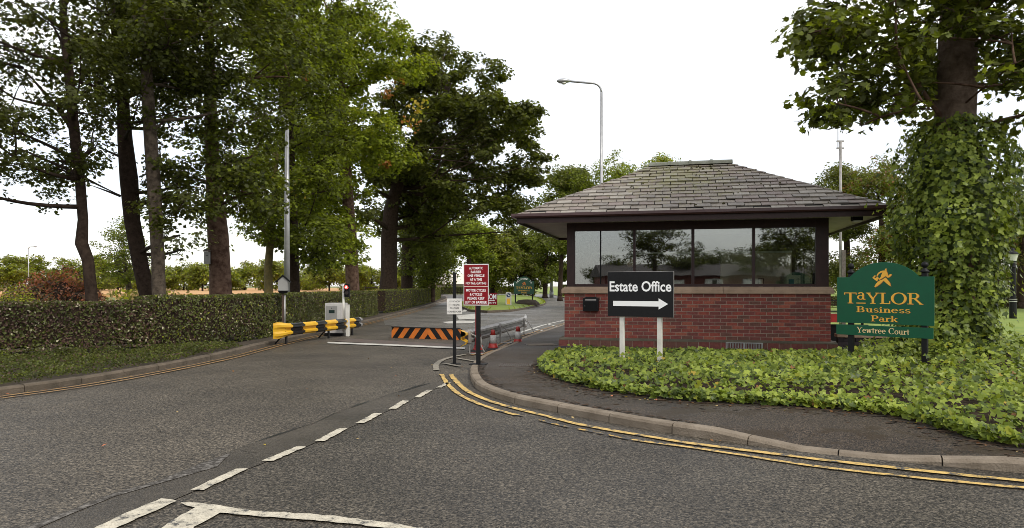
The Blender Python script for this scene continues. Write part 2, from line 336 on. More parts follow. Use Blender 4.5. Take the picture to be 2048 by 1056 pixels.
# ------------------------------------------------------------------ lettering
def sans(text, width, height, mats, bold=.0, spacing=1.0):
    """plain sans capitals as a flat mesh, centred on 0,0 in x,z; letters stand facing -Y"""
    cu = bpy.data.curves.new('lettering', 'FONT'); cu.body = text; cu.align_x = 'CENTER'; cu.resolution_u = 3; cu.offset = bold; cu.space_character = spacing; cu.space_line = .95
    ob = bpy.data.objects.new('lettering', cu); me = bpy.data.meshes.new_from_object(ob)
    co = np.zeros(len(me.vertices) * 3); me.vertices.foreach_get('co', co); co = co.reshape(-1, 3)
    mn, mx = co.min(0), co.max(0); s = (mx - mn)
    x = (co[:, 0] - (mn[0] + mx[0]) / 2) * width / max(s[0], 1e-6); z = (co[:, 1] - (mn[1] + mx[1]) / 2) * height / max(s[1], 1e-6)
    fs = [tuple(p.vertices) for p in me.polygons]
    bpy.data.objects.remove(ob); bpy.data.curves.remove(cu); bpy.data.meshes.remove(me)
    return np.stack([x, z], 1), fs
def put_sans(mb, text, cx, cz, width, height, y, mi=0, bold=0.01, spacing=1.0, fn=None):
    co, fs = sans(text, width, height, None, bold, spacing)
    if fn: vs = [fn(a, b) for a, b in co]
    else: vs = [(cx + a, y, cz + b) for a, b in co]
    mb.add(vs, fs, mi)
GL = {}
def _ring(cx, cz, rx, rz, tx, tz, a0=0, a1=360, n=18):
    k = max(3, int(n * abs(a1 - a0) / 360)); out = []
    for i in range(k):
        q = []
        for a, inn in ((a0 + (a1 - a0) * i / k, 0), (a0 + (a1 - a0) * (i + 1) / k, 0), (a0 + (a1 - a0) * (i + 1) / k, 1), (a0 + (a1 - a0) * i / k, 1)):
            c, s = math.cos(R(a)), math.sin(R(a)); q.append((cx + c * (rx - tx * inn), cz + s * (rz - tz * inn)))
        out.append(q)
    return out
def _bar(x0, z0, x1, z1): return [[(x0, z0), (x1, z0), (x1, z1), (x0, z1)]]
def _ln(x0, z0, x1, z1, w_): # slanted stroke, horizontal width w_
    return [[(x0 - w_ / 2, z0), (x0 + w_ / 2, z0), (x1 + w_ / 2, z1), (x1 - w_ / 2, z1)]]
_st = lambda x, h=1: _bar(x, 0, x + .16, h)
GL['T'] = (_bar(.02, .93, .9, 1) + _bar(0, .8, .05, 1) + _bar(.87, .8, .92, 1) + _bar(.38, .04, .55, .95) + _bar(.26, 0, .67, .06), .96)
GL['Y'] = (_ln(.5, .42, .16, .97, .18) + _ln(.5, .42, .82, .97, .08) + _bar(.42, .04, .58, .5) + _bar(.3, 0, .7, .06) + _bar(0, .94, .34, 1) + _bar(.68, .94, .98, 1), 1.0)
GL['L'] = (_st(.12) + _bar(0, .94, .4, 1) + _bar(0, 0, .72, .07) + _bar(.66, 0, .72, .27), .78)
GL['O'] = (_ring(.54, .5, .54, .53, .18, .07, n=28), 1.13)
GL['R'] = (_st(.12) + _bar(0, .94, .48, 1) + _ring(.46, .74, .32, .26, .17, .06, -90, 90) + _bar(.28, .48, .46, .54) + _ln(.9, .03, .5, .5, .18) + _bar(0, 0, .4, .06) + _bar(.78, 0, 1.05, .06), 1.04)
GL['P'] = (_st(.12) + _bar(0, .94, .48, 1) + _ring(.46, .72, .32, .28, .17, .06, -90, 90) + _bar(.28, .44, .46, .5) + _bar(0, 0, .42, .06), .84)
GL['B'] = (_st(.12) + _bar(0, .94, .44, 1) + _ring(.42, .75, .3, .25, .16, .06, -90, 90) + _ring(.44, .27, .36, .27, .17, .06, -90, 90) + _bar(.28, .48, .44, .54) + _bar(0, 0, .46, .06), .9)
GL['C'] = (_ring(.5, .5, .5, .53, .18, .07, 42, 318, 26) + _bar(.82, .64, .88, .96), .96)
GL['a'] = (_ring(.26, .21, .25, .22, .12, .06) + _bar(.38, .03, .52, .48) + _ring(.28, .46, .24, .22, .13, .07, 0, 155) + _bar(.46, 0, .62, .07), .66)
GL['u'] = (_bar(.1, .18, .24, .66) + _ring(.34, .22, .24, .23, .13, .08, 180, 360) + _bar(.46, 0, .60, .66) + _bar(0, .6, .2, .66) + _bar(.36, .6, .5, .66) + _bar(.58, 0, .70, .06), .74)
GL['s'] = (_ring(.26, .49, .21, .19, .09, .08, 25, 270) + _ring(.26, .18, .23, .19, .1, .08, -160, 90), .54)
GL['i'] = (_bar(.1, 0, .24, .66) + _bar(0, 0, .34, .06) + _bar(0, .6, .14, .66) + _bar(.09, .8, .25, .96), .40)
GL['n'] = (_bar(.1, 0, .24, .66) + _ring(.37, .42, .24, .26, .14, .09, 0, 180) + _bar(.47, 0, .61, .44) + _bar(0, 0, .32, .06) + _bar(.38, 0, .70, .06) + _bar(0, .6, .14, .66), .74)
GL['e'] = (_ring(.31, .33, .31, .35, .14, .07, 5, 318) + _bar(.1, .33, .60, .39), .68)
GL['r'] = (_bar(.1, 0, .24, .66) + _bar(0, 0, .36, .06) + _bar(0, .6, .14, .66) + _ring(.42, .40, .24, .27, .12, .11, 50, 160), .54)
GL['k'] = (_bar(.1, 0, .24, 1) + _bar(0, .94, .14, 1) + _ln(.26, .26, .56, .64, .1) + _ln(.62, .02, .34, .38, .17) + _bar(0, 0, .32, .06) + _bar(.46, 0, .74, .06) + _bar(.44, .6, .68, .66), .76)
GL['w'] = (_ln(.26, 0, .08, .66, .15) + _ln(.26, 0, .44, .66, .08) + _ln(.62, 0, .46, .66, .15) + _ln(.62, 0, .80, .66, .08) + _bar(0, .6, .22, .66) + _bar(.70, .6, .92, .66), .94)
GL['t'] = (_bar(.13, .12, .27, .88) + _bar(0, .6, .42, .66) + _ring(.28, .16, .16, .16, .12, .07, 180, 310), .46)
GL['o'] = (_ring(.32, .33, .32, .35, .14, .06), .68)
def serif_width(text, ws=None): return sum((GL[c][1] if c != ' ' else .4) for c in text)
def put_serif(mb, text, cx, z0, width, cap, y, mi=0, raised=None, lower_scale=1.0):
    tot = serif_width(text); k = width / tot; x = cx - width / 2; n = 0
    for c in text:
        if c == ' ': x += .4 * k; continue
        qs, adv = GL[c]; zz = z0
        if raised and c == raised[0]: zz = z0 + raised[1]
        for q in qs:
            n += 1; mb.add([(x + p[0] * k, y - .00004 * (n % 9), zz + p[1] * cap) for p in q], [tuple(range(len(q)))], mi)
        x += adv * k

# ------------------------------------------------------------------ leaves and trees
T_OVAL = np.array([(0, -.5, 0), (.30, -.05, .06), (0, .55, -.03), (-.30, -.05, .06)]); F_OVAL = [(0, 1, 2), (0, 2, 3)]
T_LOBE = np.array([(0, -.45, 0), (.42, -.22, .05), (.30, .08, .03), (.48, .30, .09), (.14, .26, .02), (0, .60, -.04), (-.14, .26, .02), (-.48, .30, .09), (-.30, .08, .03), (-.42, -.22, .05), (0, 0, 0)])
F_LOBE = [(10, i, (i + 1) % 10) for i in range(10)]
T_IVY = np.array([(0, -.30, 0), (.34, -.36, .06), (.50, .04, .10), (.17, .16, .02), (0, .58, -.05), (-.17, .16, .02), (-.50, .04, .10), (-.34, -.36, .06), (0, 0, .0)])
F_IVY = [(8, i, (i + 1) % 8) for i in range(8)]
TPL = {'oval': (T_OVAL, F_OVAL), 'lobe': (T_LOBE, F_LOBE), 'ivy': (T_IVY, F_IVY)}
def frames(nrm, roll):
    nrm = nrm / (np.linalg.norm(nrm, axis=1, keepdims=True) + 1e-9)
    a = np.where(np.abs(nrm[:, 2:3]) < .95, np.array([[0, 0, 1.]]), np.array([[1., 0, 0]]))
    u = np.cross(a, nrm); u /= np.linalg.norm(u, axis=1, keepdims=True) + 1e-9; v = np.cross(nrm, u)
    c, s = np.cos(roll)[:, None], np.sin(roll)[:, None]
    return u * c + v * s, -u * s + v * c, nrm
def leaf_mesh(name, cen, nrm, size, mats, weights, tpl='oval', origin=(0, 0, 0), roll=None, droop=False):
    n = len(cen); T, Fc = TPL[tpl]; k = len(T)
    if roll is None: roll = rng.uniform(0, 2 * np.pi, n)
    u, v, w_ = frames(nrm, roll); size = np.broadcast_to(size, (n,))[:, None, None]
    V = cen[:, None, :] + size * (T[None, :, 0:1] * u[:, None, :] + T[None, :, 1:2] * v[:, None, :] + T[None, :, 2:3] * w_[:, None, :])
    V = V.reshape(-1, 3) - np.array(origin)
    Fa = np.array(Fc); Fi = (np.arange(n)[:, None, None] * k + Fa[None]).reshape(-1, 3)
    me = bpy.data.meshes.new(name); me.vertices.add(len(V)); me.vertices.foreach_set('co', V.ravel())
    me.loops.add(Fi.size); me.loops.foreach_set('vertex_index', Fi.ravel().astype(np.int32))
    me.polygons.add(len(Fi)); me.polygons.foreach_set('loop_start', np.arange(0, Fi.size, 3, dtype=np.int32))
    for m in mats: me.materials.append(LM[m])
    mi = rng.choice(len(mats), n, p=np.array(weights) / sum(weights)).repeat(len(Fa)); me.polygons.foreach_set('material_index', mi.astype(np.int32))
    me.update(calc_edges=True); return me
def hsphere(n, k=1.0):
    d = rng.normal(size=(n, 3)); d /= np.linalg.norm(d, axis=1, keepdims=True) + 1e-9; return d
def bez(a, b, sag, n=5):
    a, b = Vector(a), Vector(b); m = (a + b) / 2 + Vector((random.uniform(-.1, .1), random.uniform(-.1, .1), sag)) * (b - a).length
    return [a * (1 - t) ** 2 + m * 2 * t * (1 - t) + b * t * t for t in [i / n for i in range(n + 1)]]
def fill_crown(clumps, nleaf, size, puff=.38, flat=.6):
    """leaf centres and normals: clumps of leaves carried by small puffs with gaps between them"""
    tot = sum(c[1] ** 2 for c in clumps); C, NN, tips = [], [], []
    for c, r in clumps:
        nl = int(nleaf * r * r / tot); npf = max(4, int(nl / 48)); d = hsphere(npf)
        rad = rng.uniform(.35, 1.0, (npf, 1)) ** .6; pc = np.array(c)[None] + d * rad * r * np.array([[1, 1, .72]])
        tips.append((c, r, pc)); idx = rng.integers(0, npf, nl)
        g = hsphere(nl) * rng.uniform(0, 1, (nl, 1)) ** .42 * puff * rng.uniform(.7, 1.3, (npf, 1))[idx] * np.array([[1, 1, flat]]); pos = pc[idx] + g
        C.append(pos); out = pos - np.array(c)[None]; out /= np.linalg.norm(out, axis=1, keepdims=True) + 1e-9
        NN.append(np.array([[0, 0, .75]]) + out * .45 + rng.normal(size=(nl, 3)) * .42)
    return np.concatenate(C), np.concatenate(NN), tips
def tree(name, label, base, trunk, clumps, nleaf, size, mats, weights, bark=None, group=None, tpl='oval', puff=.38, spots=(), cat='tree', twigs=3, crown_name='crown', bare=(), limb=.06, lod=False):
    base = Vector(base); root = empty(name, base, 0, label, cat, group)
    mb = MB(); pts = [Vector(p[:3]) for p in trunk]; rs = [p[3] for p in trunk]
    mb.tube(pts, rs, 12 if not lod else 6)
    if not lod: mb.tube([pts[0], pts[0] + Vector((0, 0, .22)), pts[0] + Vector((0, 0, .55))], [rs[0] * 1.3, rs[0] * 1.1, rs[0] * .98], 12)
    mb.build('trunk', bark or M_bark, root, base, smooth=True)
    C, NN, tips = fill_crown(clumps, nleaf, size, puff)
    br = MB()
    nodes = [(p, rr, 0) for p, rr in zip(pts[2:], rs[2:])]
    for a, b in zip(range(1, len(pts) - 1), range(2, len(pts))):
        for t in (.33, .67): nodes.append((pts[a].lerp(pts[b], t), rs[b], 0)) if a > 1 else None
    order = sorted(tips, key=lambda q: min((Vector(q[0]) - n_[0]).length for n_ in nodes[:8]))
    for c, r, pc in order:
        c = Vector(c); best = None
        for p, rr, dep in nodes:
            cost = (c - p).length + 2.2 * max(0, p.z - c.z + .1) + .35 * dep
            if best is None or cost < best[0]: best = (cost, p, rr, dep)
        p0, rr, dep = best[1:]; r0 = min(rr * .6, limb * .8 ** dep)
        path = bez(p0, c, random.uniform(-.16, .10), 6)
        br.tube(path, [r0 * (1 - .6 * i / 6) for i in range(7)], 6 if not lod else 4, cap=False); nodes.append((c, r0 * .75, dep + 1)); nodes.append((path[3], r0 * .8, dep + 1))
        for q in range(0 if lod else twigs):
            e = Vector(pc[random.randrange(len(pc))]); s = path[random.choice((3, 4, 5, 6))]
            br.tube(bez(s, e, random.uniform(-.1, .1), 3), [r0 * .28, r0 * .2, r0 * .14, r0 * .08], 4, cap=False)
    if bare:
        for a, b, rr in bare:
            pth = bez(a, b, random.uniform(-.08, .08), 6); br.tube(pth, [rr * (1 - .85 * i / 6) for i in range(7)], 5, cap=False)
    br.build('limbs', bark or M_bark, root, base, smooth=True, fix=False)
    cr_ = link(crown_name, leaf_mesh('crown', C, NN, rng.uniform(.7, 1.25, len(C)) * size, mats, weights, tpl, base), root)
    for (c, r, n, ms) in spots:
        d = hsphere(n) * rng.uniform(0, 1, (n, 1)) ** .5 * r; pos = np.array(c)[None] + d * np.array([[1, 1, .8]])
        s = link('turning_leaves', leaf_mesh('turning_leaves', pos, rng.normal(size=(n, 3)) + np.array([[0, 0, .8]]), rng.uniform(.8, 1.3, n) * size, ms, [1] * len(ms), tpl, base), root)
        s['label'] = 'patch of leaves turned yellow and orange'
    return root
def crown_poly(poly, Y, thick, r0, r1, dens=1.0, seed=1):
    """clump centres inside an outline that stands at distance Y, with real thickness in depth"""
    rd = random.Random(seed); xs = [p[0] for p in poly]; ys = [p[1] for p in poly]
    area = abs(sum(poly[i][0] * poly[(i + 1) % len(poly)][1] - poly[(i + 1) % len(poly)][0] * poly[i][1] for i in range(len(poly)))) / 2 * (Y / F) ** 2
    n = int(dens * area / (((r0 + r1) / 2) ** 2) * 1.25); out = []; t = 0
    while len(out) < n and t < n * 60:
        t += 1; x = rd.uniform(min(xs), max(xs)); y = rd.uniform(min(ys), max(ys)); r = rd.uniform(r0, r1)
        rp = r * F / Y * .5
        if not inpoly(x, y, poly): continue
        if not (inpoly(x - rp, y, poly) and inpoly(x + rp, y, poly) and inpoly(x, y - rp * .7, poly) and inpoly(x, y + rp * .7, poly)):
            r = r * .55; rp *= .55
            if not (inpoly(x - rp, y, poly) and inpoly(x + rp, y, poly)): continue
        out.append((P(x, y, Y + rd.uniform(-thick, thick)), r))
    return out

# ================================================================== GROUND AND ROADS
RK = catmull([(6.6, 110), (6.4, 86), (6.0, 60), (4.8, 40), (3.0, 30), (1.7, 24.9), (.375, 19.4), (-.06, 16.9), (-.35, 15.6), (-.6, 14.2), (-.717, 13.04), (-.71, 11.8), (-.57, 10.47),
              (-.37, 9.72), (-.06, 9.05), (.363, 8.48), (.83, 7.94), (1.345, 7.36), (1.94, 6.83), (2.6, 6.33), (3.26, 5.98), (3.99, 5.63), (5.2, 5.2), (8, 4.7), (14, 4.4), (40, 4)], .15)
LK = catmull([(-60, 2.0), (-14, 5.2), (-9.5, 7.2), (-7.6, 8.8), (-7.05, 9.63), (-6.54, 11.1), (-6.15, 14.3), (-6.15, 18.1), (-6.0, 28), (-5.95, 41), (-6.5, 60), (-7.2, 77), (-9, 96), (-12, 115)], .25)
def drop0(x): return .105 if x < 1.94 or x > 3.95 else (.105 - .075 * (x - 1.94) / .66 if x < 2.6 else (.03 if x < 3.25 else .03 + .075 * (x - 3.25) / .70))
def sheet(name, poly, z, m, kind='structure', grid=None):
    mb = MB(); mb.add([(p[0], p[1], z) for p in poly], [tuple(range(len(poly)))]); o = mb.build(name, m)
    if o.data.polygons[0].normal.z < 0: o.data.flip_normals()
    return tag(o, kind=kind)
sheet('ground', [(-1500, -300), (1500, -300), (1500, 2500), (-1500, 2500)], -.06, M_meadow)
sheet('road', [(-70, -30), (70, -30), (70, 30), (14, 30), (14, 125), (-20, 125), (-20, 30), (-70, 30)], 0, M_road)
# the side road in front of the kerb, smoother and darker, and the worn strip along the joint
band = [(885, 762), (790, 788), (700, 818), (624, 850), (560, 871), (500, 891), (448, 910), (384, 934), (320, 962), (224, 992), (112, 1032), (40, 1062)]
bl = [G(*p) for p in band]; bl = [tuple(p) for p in catmull(bl, .3)]
wob = [(p[0] + .05 * noise.noise(Vector((p[0] * 3, p[1] * 3, 0))), p[1]) for p in bl]
dl = [(902, 764), (866, 781), (820, 802), (765, 828), (696, 858), (612, 895), (495, 940), (352, 1000), (230, 1056)]
dr = [G(*p) for p in dl]; dr = [tuple(p) for p in catmull(dr, .3)]
sheet('side_road', dr[::-1][:0] + [(-3.9, 3.2), (-4.2, -8), (40, -8), (40, 4.1)] + [tuple(p) for p in reversed([q for q in RK if q[1] < 11.9])] + [G(885, 750)] + dr, .004, M_lane)
sheet('worn_joint_strip', wob + [(-5.6, 3.0), (-3.9, 3.0)] + dr[::-1], .009, M_patch)
gr = [(p[0], p[1]) for p in wob[:int(len(wob) * .78)]]
go = offset([np.array(p) for p in gr], -.035)
tag(MB().add([(p[0], p[1], .012) for p in gr] + [(p[0] - .008 - .10 * max(0, noise.noise(Vector((p[0] * 5, p[1] * 5, 2))) + .15), p[1] - .004, .012) for p in gr],
     [(i, i + 1, len(gr) + i + 1, len(gr) + i) for i in range(len(gr) - 1)]).build('road_joint_crack', M_joint), kind='structure')
gs = wob[int(len(wob) * .70):]
tag(MB().add([(p[0] + .02, p[1], .013) for p in gs] + [(p[0] + .03 + .34 * abs(noise.noise(Vector((p[0] * 4, p[1] * 4, 5)))), p[1] - .04, .013) for p in gs],
     [(i, i + 1, len(gs) + i + 1, len(gs) + i) for i in range(len(gs) - 1)]).build('sheen_streak', M_sheen), kind='structure')  # wet sheen beside the joint, laid on as a pale strip
sheet('wet_road', [G(770, 650), G(760, 622), G(905, 601), (-6.4, 75), (-3, 125), (13, 125), (8, 60), (4.7, 39), (2.9, 29.6), G(1060, 668), G(985, 676)], .006, M_far)
sheet('red_surfacing', [G(700, 678), G(930, 690), G(905, 696), G(668, 683)], .010, M_redpatch)
# left verge, right ground, pavement
lk_in = [tuple(p) for p in offset(LK, .12)]
sheet('verge', lk_in + [(-12, 400), (-400, 400), (-400, 2.0)], .085, M_soil)
sheet('grass_strip', [(-400, 12), (-14, 18.0), (-8.2, 20.5), (-7.9, 40), (-9.5, 77), (-14, 118), (-40, 160), (-400, 160)], .10, M_grass)
rk_in = [tuple(p) for p in offset(RK, .12)]
_lw = [tuple(p) for p in offset(RK, .12)]; _l8 = [tuple(p) for p in offset(RK, .8)]
sheet('lawn', [(_l8[i] if RK[i][1] < 24 else _lw[i]) for i in range(len(RK)) if not (-.9 < RK[i][0] < .9 and 7.8 < RK[i][1] < 15)] + [(400, 4), (400, 400), (6, 400)], .085, M_lawn)
cut = [p for p in rk_in if p[1] < 45]
pv = cut + [(8, 3.9)][:0]
IVY_EDGE = [(.95, 15.2), (.80, 13.6), (.56, 12.1), (.62, 11.2), (.91, 10.15), (1.47, 9.15), (1.97, 8.7), (2.46, 8.48), (3.0, 8.3), (3.5, 8.1), (4.0, 7.75), (4.22, 7.3), (4.25, 6.8), (4.32, 6.3), (4.7, 5.75), (5.2, 5.45)]
ivy_edge = [tuple(p) for p in catmull(IVY_EDGE, .2)]
bump_ = lambda x: math.sin(math.pi * min(1, max(0, (x - 1.9) / 2.1))) ** .7
rk_p = [q for q in RK if 5.38 < q[1] < 45 and q[0] < 5.3]
pav = [(tuple(offset(RK, .12 + (.5 * bump_(p[0]) if p[1] < 8 else 0))[i])) for i, p in enumerate(RK) if False]
_o0, _o1 = offset(RK, .12), offset(RK, .62); pav, dipv = [], []
for p, a, b in zip(RK, _o0, _o1):
    if not (5.38 < p[1] < 45 and p[0] < 5.3): continue
    k = bump_(p[0]) if p[1] < 8 else 0; q = a + (b - a) * k; pav.append((q[0], q[1]))
    if p[1] < 8 and 1.9 < p[0] < 4.1: dipv.append(((a[0], a[1], max(.026, drop0(p[0]) - .004)), (q[0], q[1], .10)))
_md = MB(); nd = len(dipv); _md.add([d[0] for d in dipv] + [d[1] for d in dipv], [(i, i + 1, nd + i + 1, nd + i) for i in range(nd - 1)])
sheet('pavement', pav + ivy_edge[::-1] + [(1.1, 15.3), (2.4, 20.2), (7.5, 19.2), (7.5, 22), (5, 28), (6.2, 40), (5.2, 45)], .10, M_pave)
tag(_md.build('pavement_crossing', M_pave, fix=False), kind='structure')
sheet('ivy_bed_soil', ivy_edge + [(8, 4.9), (16, 4.6), (16, 14), (7.5, 19.2), (6.5, 14.6), (1.2, 15.6)], .095, M_soil)
def drop(x):
    "height of the right-hand kerb along its run: lowered for a crossing, then up again"
    if x < 1.94 or x > 3.95: return .105
    if x < 2.6: return .105 - .075 * (x - 1.94) / .66
    if x < 3.25: return .03
    return .03 + .075 * (x - 3.25) / .70
def kerb(name, line, s0, s1, L_, wd, h, m, label):
    root = empty(name, (0, 0, 0), kind='structure'); s = s0; k = 0
    prof = [(0, -.05), (0, h - .03), (.02, h - .005), (.04, h), (wd, h), (wd, -.05)]
    while s < s1:
        ln = L_ * random.uniform(.97, 1.03); seg = sub(line, s + .006, min(s + ln - .006, s1)); s += ln
        if len(seg) < 2: continue
        off = {d: offset(seg, d + random.uniform(-.003, .003)) for d in {p[0] for p in prof}}; dz = random.uniform(-.004, .004)
        vs = [(off[d][i][0], off[d][i][1], z + ((dz - (.105 - drop(seg[i][0]) if name == 'kerb' and seg[i][1] < 8 else 0)) if z > 0 else 0)) for i in range(len(seg)) for d, z in prof]; n = len(prof)
        fs = [(i * n + j, i * n + (j + 1) % n, (i + 1) * n + (j + 1) % n, (i + 1) * n + j) for i in range(len(seg) - 1) for j in range(n)] + [tuple(range(n)), tuple((len(seg) - 1) * n + j for j in range(n))]
        MB().add(vs, fs).build('kerbstone', m, root)
    return root
sR = arclen(RK); s_at = lambda y, line, s_: min(range(len(line)), key=lambda i: abs(line[i][1] - y))
i45 = s_at(45, RK, sR); i9 = min(range(len(RK)), key=lambda i: abs(RK[i][0] - 9) + abs(RK[i][1] - 4.7))
kerb('kerb', RK, sR[i45], sR[i9], .8, .13, .105, M_kerb, '')
sL = arclen(LK); i0 = min(range(len(LK) // 2), key=lambda i: abs(LK[i][0] + 12)); i50 = s_at(50, LK, sL)
kerb('roadside_kerb', LK, sL[i0], sL[i50], .9, .13, .10, M_kerbL, '')
def kerb_run(name, line, wd, h, m):
    o1, o2 = offset(line, 0), offset(line, wd); n = len(line)
    vs = [(p[0], p[1], -.02) for p in o1] + [(p[0], p[1], h) for p in o1] + [(p[0], p[1], h) for p in o2] + [(p[0], p[1], -.02) for p in o2]
    fs = [(a * n + i, a * n + i + 1, (a + 1) * n + i + 1, (a + 1) * n + i) for a in range(3) for i in range(n - 1)]
    return tag(MB().add(vs, fs).build(name, m), kind='structure')
kerb_run('distant_kerb', LK[i50:], .13, .10, M_kerb); kerb_run('distant_kerb', RK[:i45], .13, .10, M_kerb)
# grass island of the roundabout, gently mounded
isl = [G(939, 623.5), G(975, 626), G(1019, 624), G(1060, 617), G(1090, 609.5), (3.1, 68), (3.2, 80), (2.4, 95), (-.5, 104), (-3.5, 95), (-4.6, 80), (-4.4, 65), (-3.9, 52)]
isl = [tuple(p) for p in catmull(isl + [isl[0]], 1.5)][:-1]
mi_ = MB(); n = len(isl); cxi, cyi = sum(p[0] for p in isl) / n, sum(p[1] for p in isl) / n
rings = []
for t, z in ((1, .13), (.9, .2), (.7, .32), (.4, .42), (.1, .46)): rings.append([(cxi + (p[0] - cxi) * t, cyi + (p[1] - cyi) * t, z) for p in isl])
vs = [v for r_ in rings for v in r_]; fs = [(a * n + i, a * n + (i + 1) % n, (a + 1) * n + (i + 1) % n, (a + 1) * n + i) for a in range(4) for i in range(n)] + [tuple(4 * n + i for i in range(n))]
tag(mi_.add(vs, fs).build('grass_island', M_lawn, smooth=True), kind='structure')
kerb_run('island_kerb', [np.array(p) for p in isl] + [np.array(isl[0])], -.2 if False else .2, .135, M_kerbL)
# crop field
fv = []; nx, ny = 90, 40
for j in range(ny):
    for i in range(nx):
        x = -260 + 250 * i / (nx - 1); y = 86 + 230 * (j / (ny - 1)) ** 1.6; fv.append((x - (y - 86) * .1, y, .52 + .12 * noise.noise(Vector((x * .2, y * .2, 0)))))
ff = [(j * nx + i, j * nx + i + 1, (j + 1) * nx + i + 1, (j + 1) * nx + i) for j in range(ny - 1) for i in range(nx - 1)]
k0 = len(fv); fv += [(fv[i][0], fv[i][1] - .1, 0) for i in range(nx)]; ff += [(k0 + i, k0 + i + 1, i + 1, i) for i in range(nx - 1)]
tag(MB().add(fv, ff).build('crop_field', M_field, fix=False), kind='structure')

# ------------------------------------------------------------------ road markings
def marking(name, polys, m, z=.016):
    mb = MB()
    for p in polys:
        if len(polys) < 12:
            r_ = []
            for i in range(len(p)):
                a, b = Vector((p[i][0], p[i][1])), Vector((p[(i + 1) % len(p)][0], p[(i + 1) % len(p)][1])); k = max(1, min(60, int((b - a).length / .05))); nr_ = Vector((-(b - a).y, (b - a).x)).normalized()
                for j in range(k): c = a.lerp(b, j / k) + nr_ * random.gauss(0, .005); r_.append((c.x, c.y))
            p = r_
        mb.add([(q[0], q[1], z) for q in p], [tuple(range(len(p)))])
    return tag(mb.build(name, m), kind='structure')
for q in [[(380, 984), (407, 984), (495, 941), (472, 941)], [(523, 925), (548, 925), (612, 896), (592, 896)], [(630, 885), (650, 885), (696, 859), (678, 859)], [(710, 849), (728, 849), (765, 829), (748, 829)],
          [(777, 820), (793, 820), (820, 803), (805, 803)], [(828, 797), (841, 797), (866, 782), (854, 782)], [(872, 777), (883, 777), (902, 767), (893, 767)]]:
    marking('road_marking_dash', [[G(*p) for p in q]], M_white)
marking('road_marking_line', [[G(*p) for p in ((160, 1075), (200, 1075), (290, 1035), (354, 1006), (345, 1003), (322, 1001), (250, 1031))]], M_white)
marking('road_marking_arrow', [[G(*p) for p in ((362, 1009), (400, 1010), (450, 1017), (504, 1026), (560, 1029), (620, 1032), (700, 1040), (800, 1053), (900, 1071), (850, 1071), (737, 1056), (640, 1046), (540, 1039), (440, 1030),
                                 (415, 1044), (392, 1058), (350, 1085), (290, 1085), (328, 1056), (352, 1040), (392, 1019), (372, 1015))]], M_white)
def stripe(line, wd, z=.016):
    a, b = offset(line, wd / 2), offset(line, -wd / 2); sc_ = min(.3, .006 / wd); a = [p + (q - p) * random.uniform(-sc_, sc_ * 1.8) for p, q in zip(a, b)]; b = [q + (p - q) * random.uniform(-sc_, sc_ * 1.8) for p, q in zip(a, b)]; return [[a[i], a[i + 1], b[i + 1], b[i]] for i in range(len(a) - 1)]
outer = [(883, 750), (893.7, 767.4), (914, 787.6), (954, 808), (1008, 826), (1062, 838), (1116, 852), (1197, 868.5), (1264, 882), (1365.6, 895.5), (1460, 909.6), (1640, 937), (1830, 958), (2048, 979), (2300, 998)]
inner = [(901, 750), (912, 764), (931, 781), (971, 801), (1028.5, 818), (1096, 835), (1163, 852), (1264, 870), (1365.6, 887), (1460, 899.5), (1640, 922), (1830, 943), (2048, 965), (2300, 983)]
o_ = catmull([G(*p) for p in inner], .12); marking('double_yellow_line', stripe(o_, .085), M_yellow)
o_ = catmull([G(*p) for p in outer], .12); so_ = arclen(o_); pxo = [CX + F * p[0] / p[1] for p in o_]; k1 = next(i for i, s in enumerate(pxo) if s > 1030); k2 = next(i for i, s in enumerate(pxo) if s > 1250)
marking('double_yellow_line', stripe(o_[:k1 + 1], .075), M_yellow); marking('double_yellow_line', [q for q in stripe(catmull([tuple(x) for x in o_[k1:k2 + 1]], .02), .05) if noise.noise(Vector((q[0][0] * 3.2, q[0][1] * 3.2, 1))) + .35 * noise.noise(Vector((q[0][0] * 17, q[0][1] * 17, 1))) > .03], M_yellow2); marking('double_yellow_line', stripe(o_[k2:], .066), M_yellow)
lk2 = LK[i0:s_at(75, LK, sL)]
for d in (-.22, -.40): marking('double_yellow_line', stripe(offset(lk2, d), .06), M_orangeline)
marking('stop_line', [[G(655, 685), G(655, 688), G(785, 693), G(930, 699.5), G(930, 696.3), G(785, 690)]], M_white2, .02)
rk2 = [p for p in RK if 14.9 < p[1] < 40]
for d in (-.22, -.40): marking('double_yellow_line', stripe(offset(rk2, d), .07), M_orangeline)
e1 = catmull([G(1036, 668), G(1080, 653), G(1120, 643), G(1160, 634)], .5); marking('edge_line', stripe(e1, .12), M_white2)
marking('hatching', [stripe([np.array(G(*a)), np.array(G(*b))], .1)[0] for a, b in (((1066, 658), (1094, 665)), ((1095, 649), (1120, 655)), ((1118, 643.5), (1150, 649)))], M_white2)
marking('hump_marking', [[G(913, 632), (G(950, 628)), G(960, 633), G(958, 638), G(918, 640)], [G(884, 645), G(918, 642), G(952, 642.6), G(945, 647.5), G(895, 648)]], M_white2, .02)
marking('lane_edge_line', stripe(catmull([G(927, 624), G(936, 617), G(944, 611.5), G(947, 605)], 2), .25), M_white2, .02)
ring_ = catmull([G(873, 742), G(872, 732), G(882, 722.5), G(905, 715), G(930, 710)], .15); marking('road_marking_ring', stripe(ring_, .11), M_dull)
marking('road_marking_bar', [stripe([np.array(G(888, 728)), np.array(G(921, 734.6))], .09)[0], stripe([np.array(G(910, 717)), np.array(G(953, 724.5))], .09)[0]], M_dull, .02)
ck = MB()
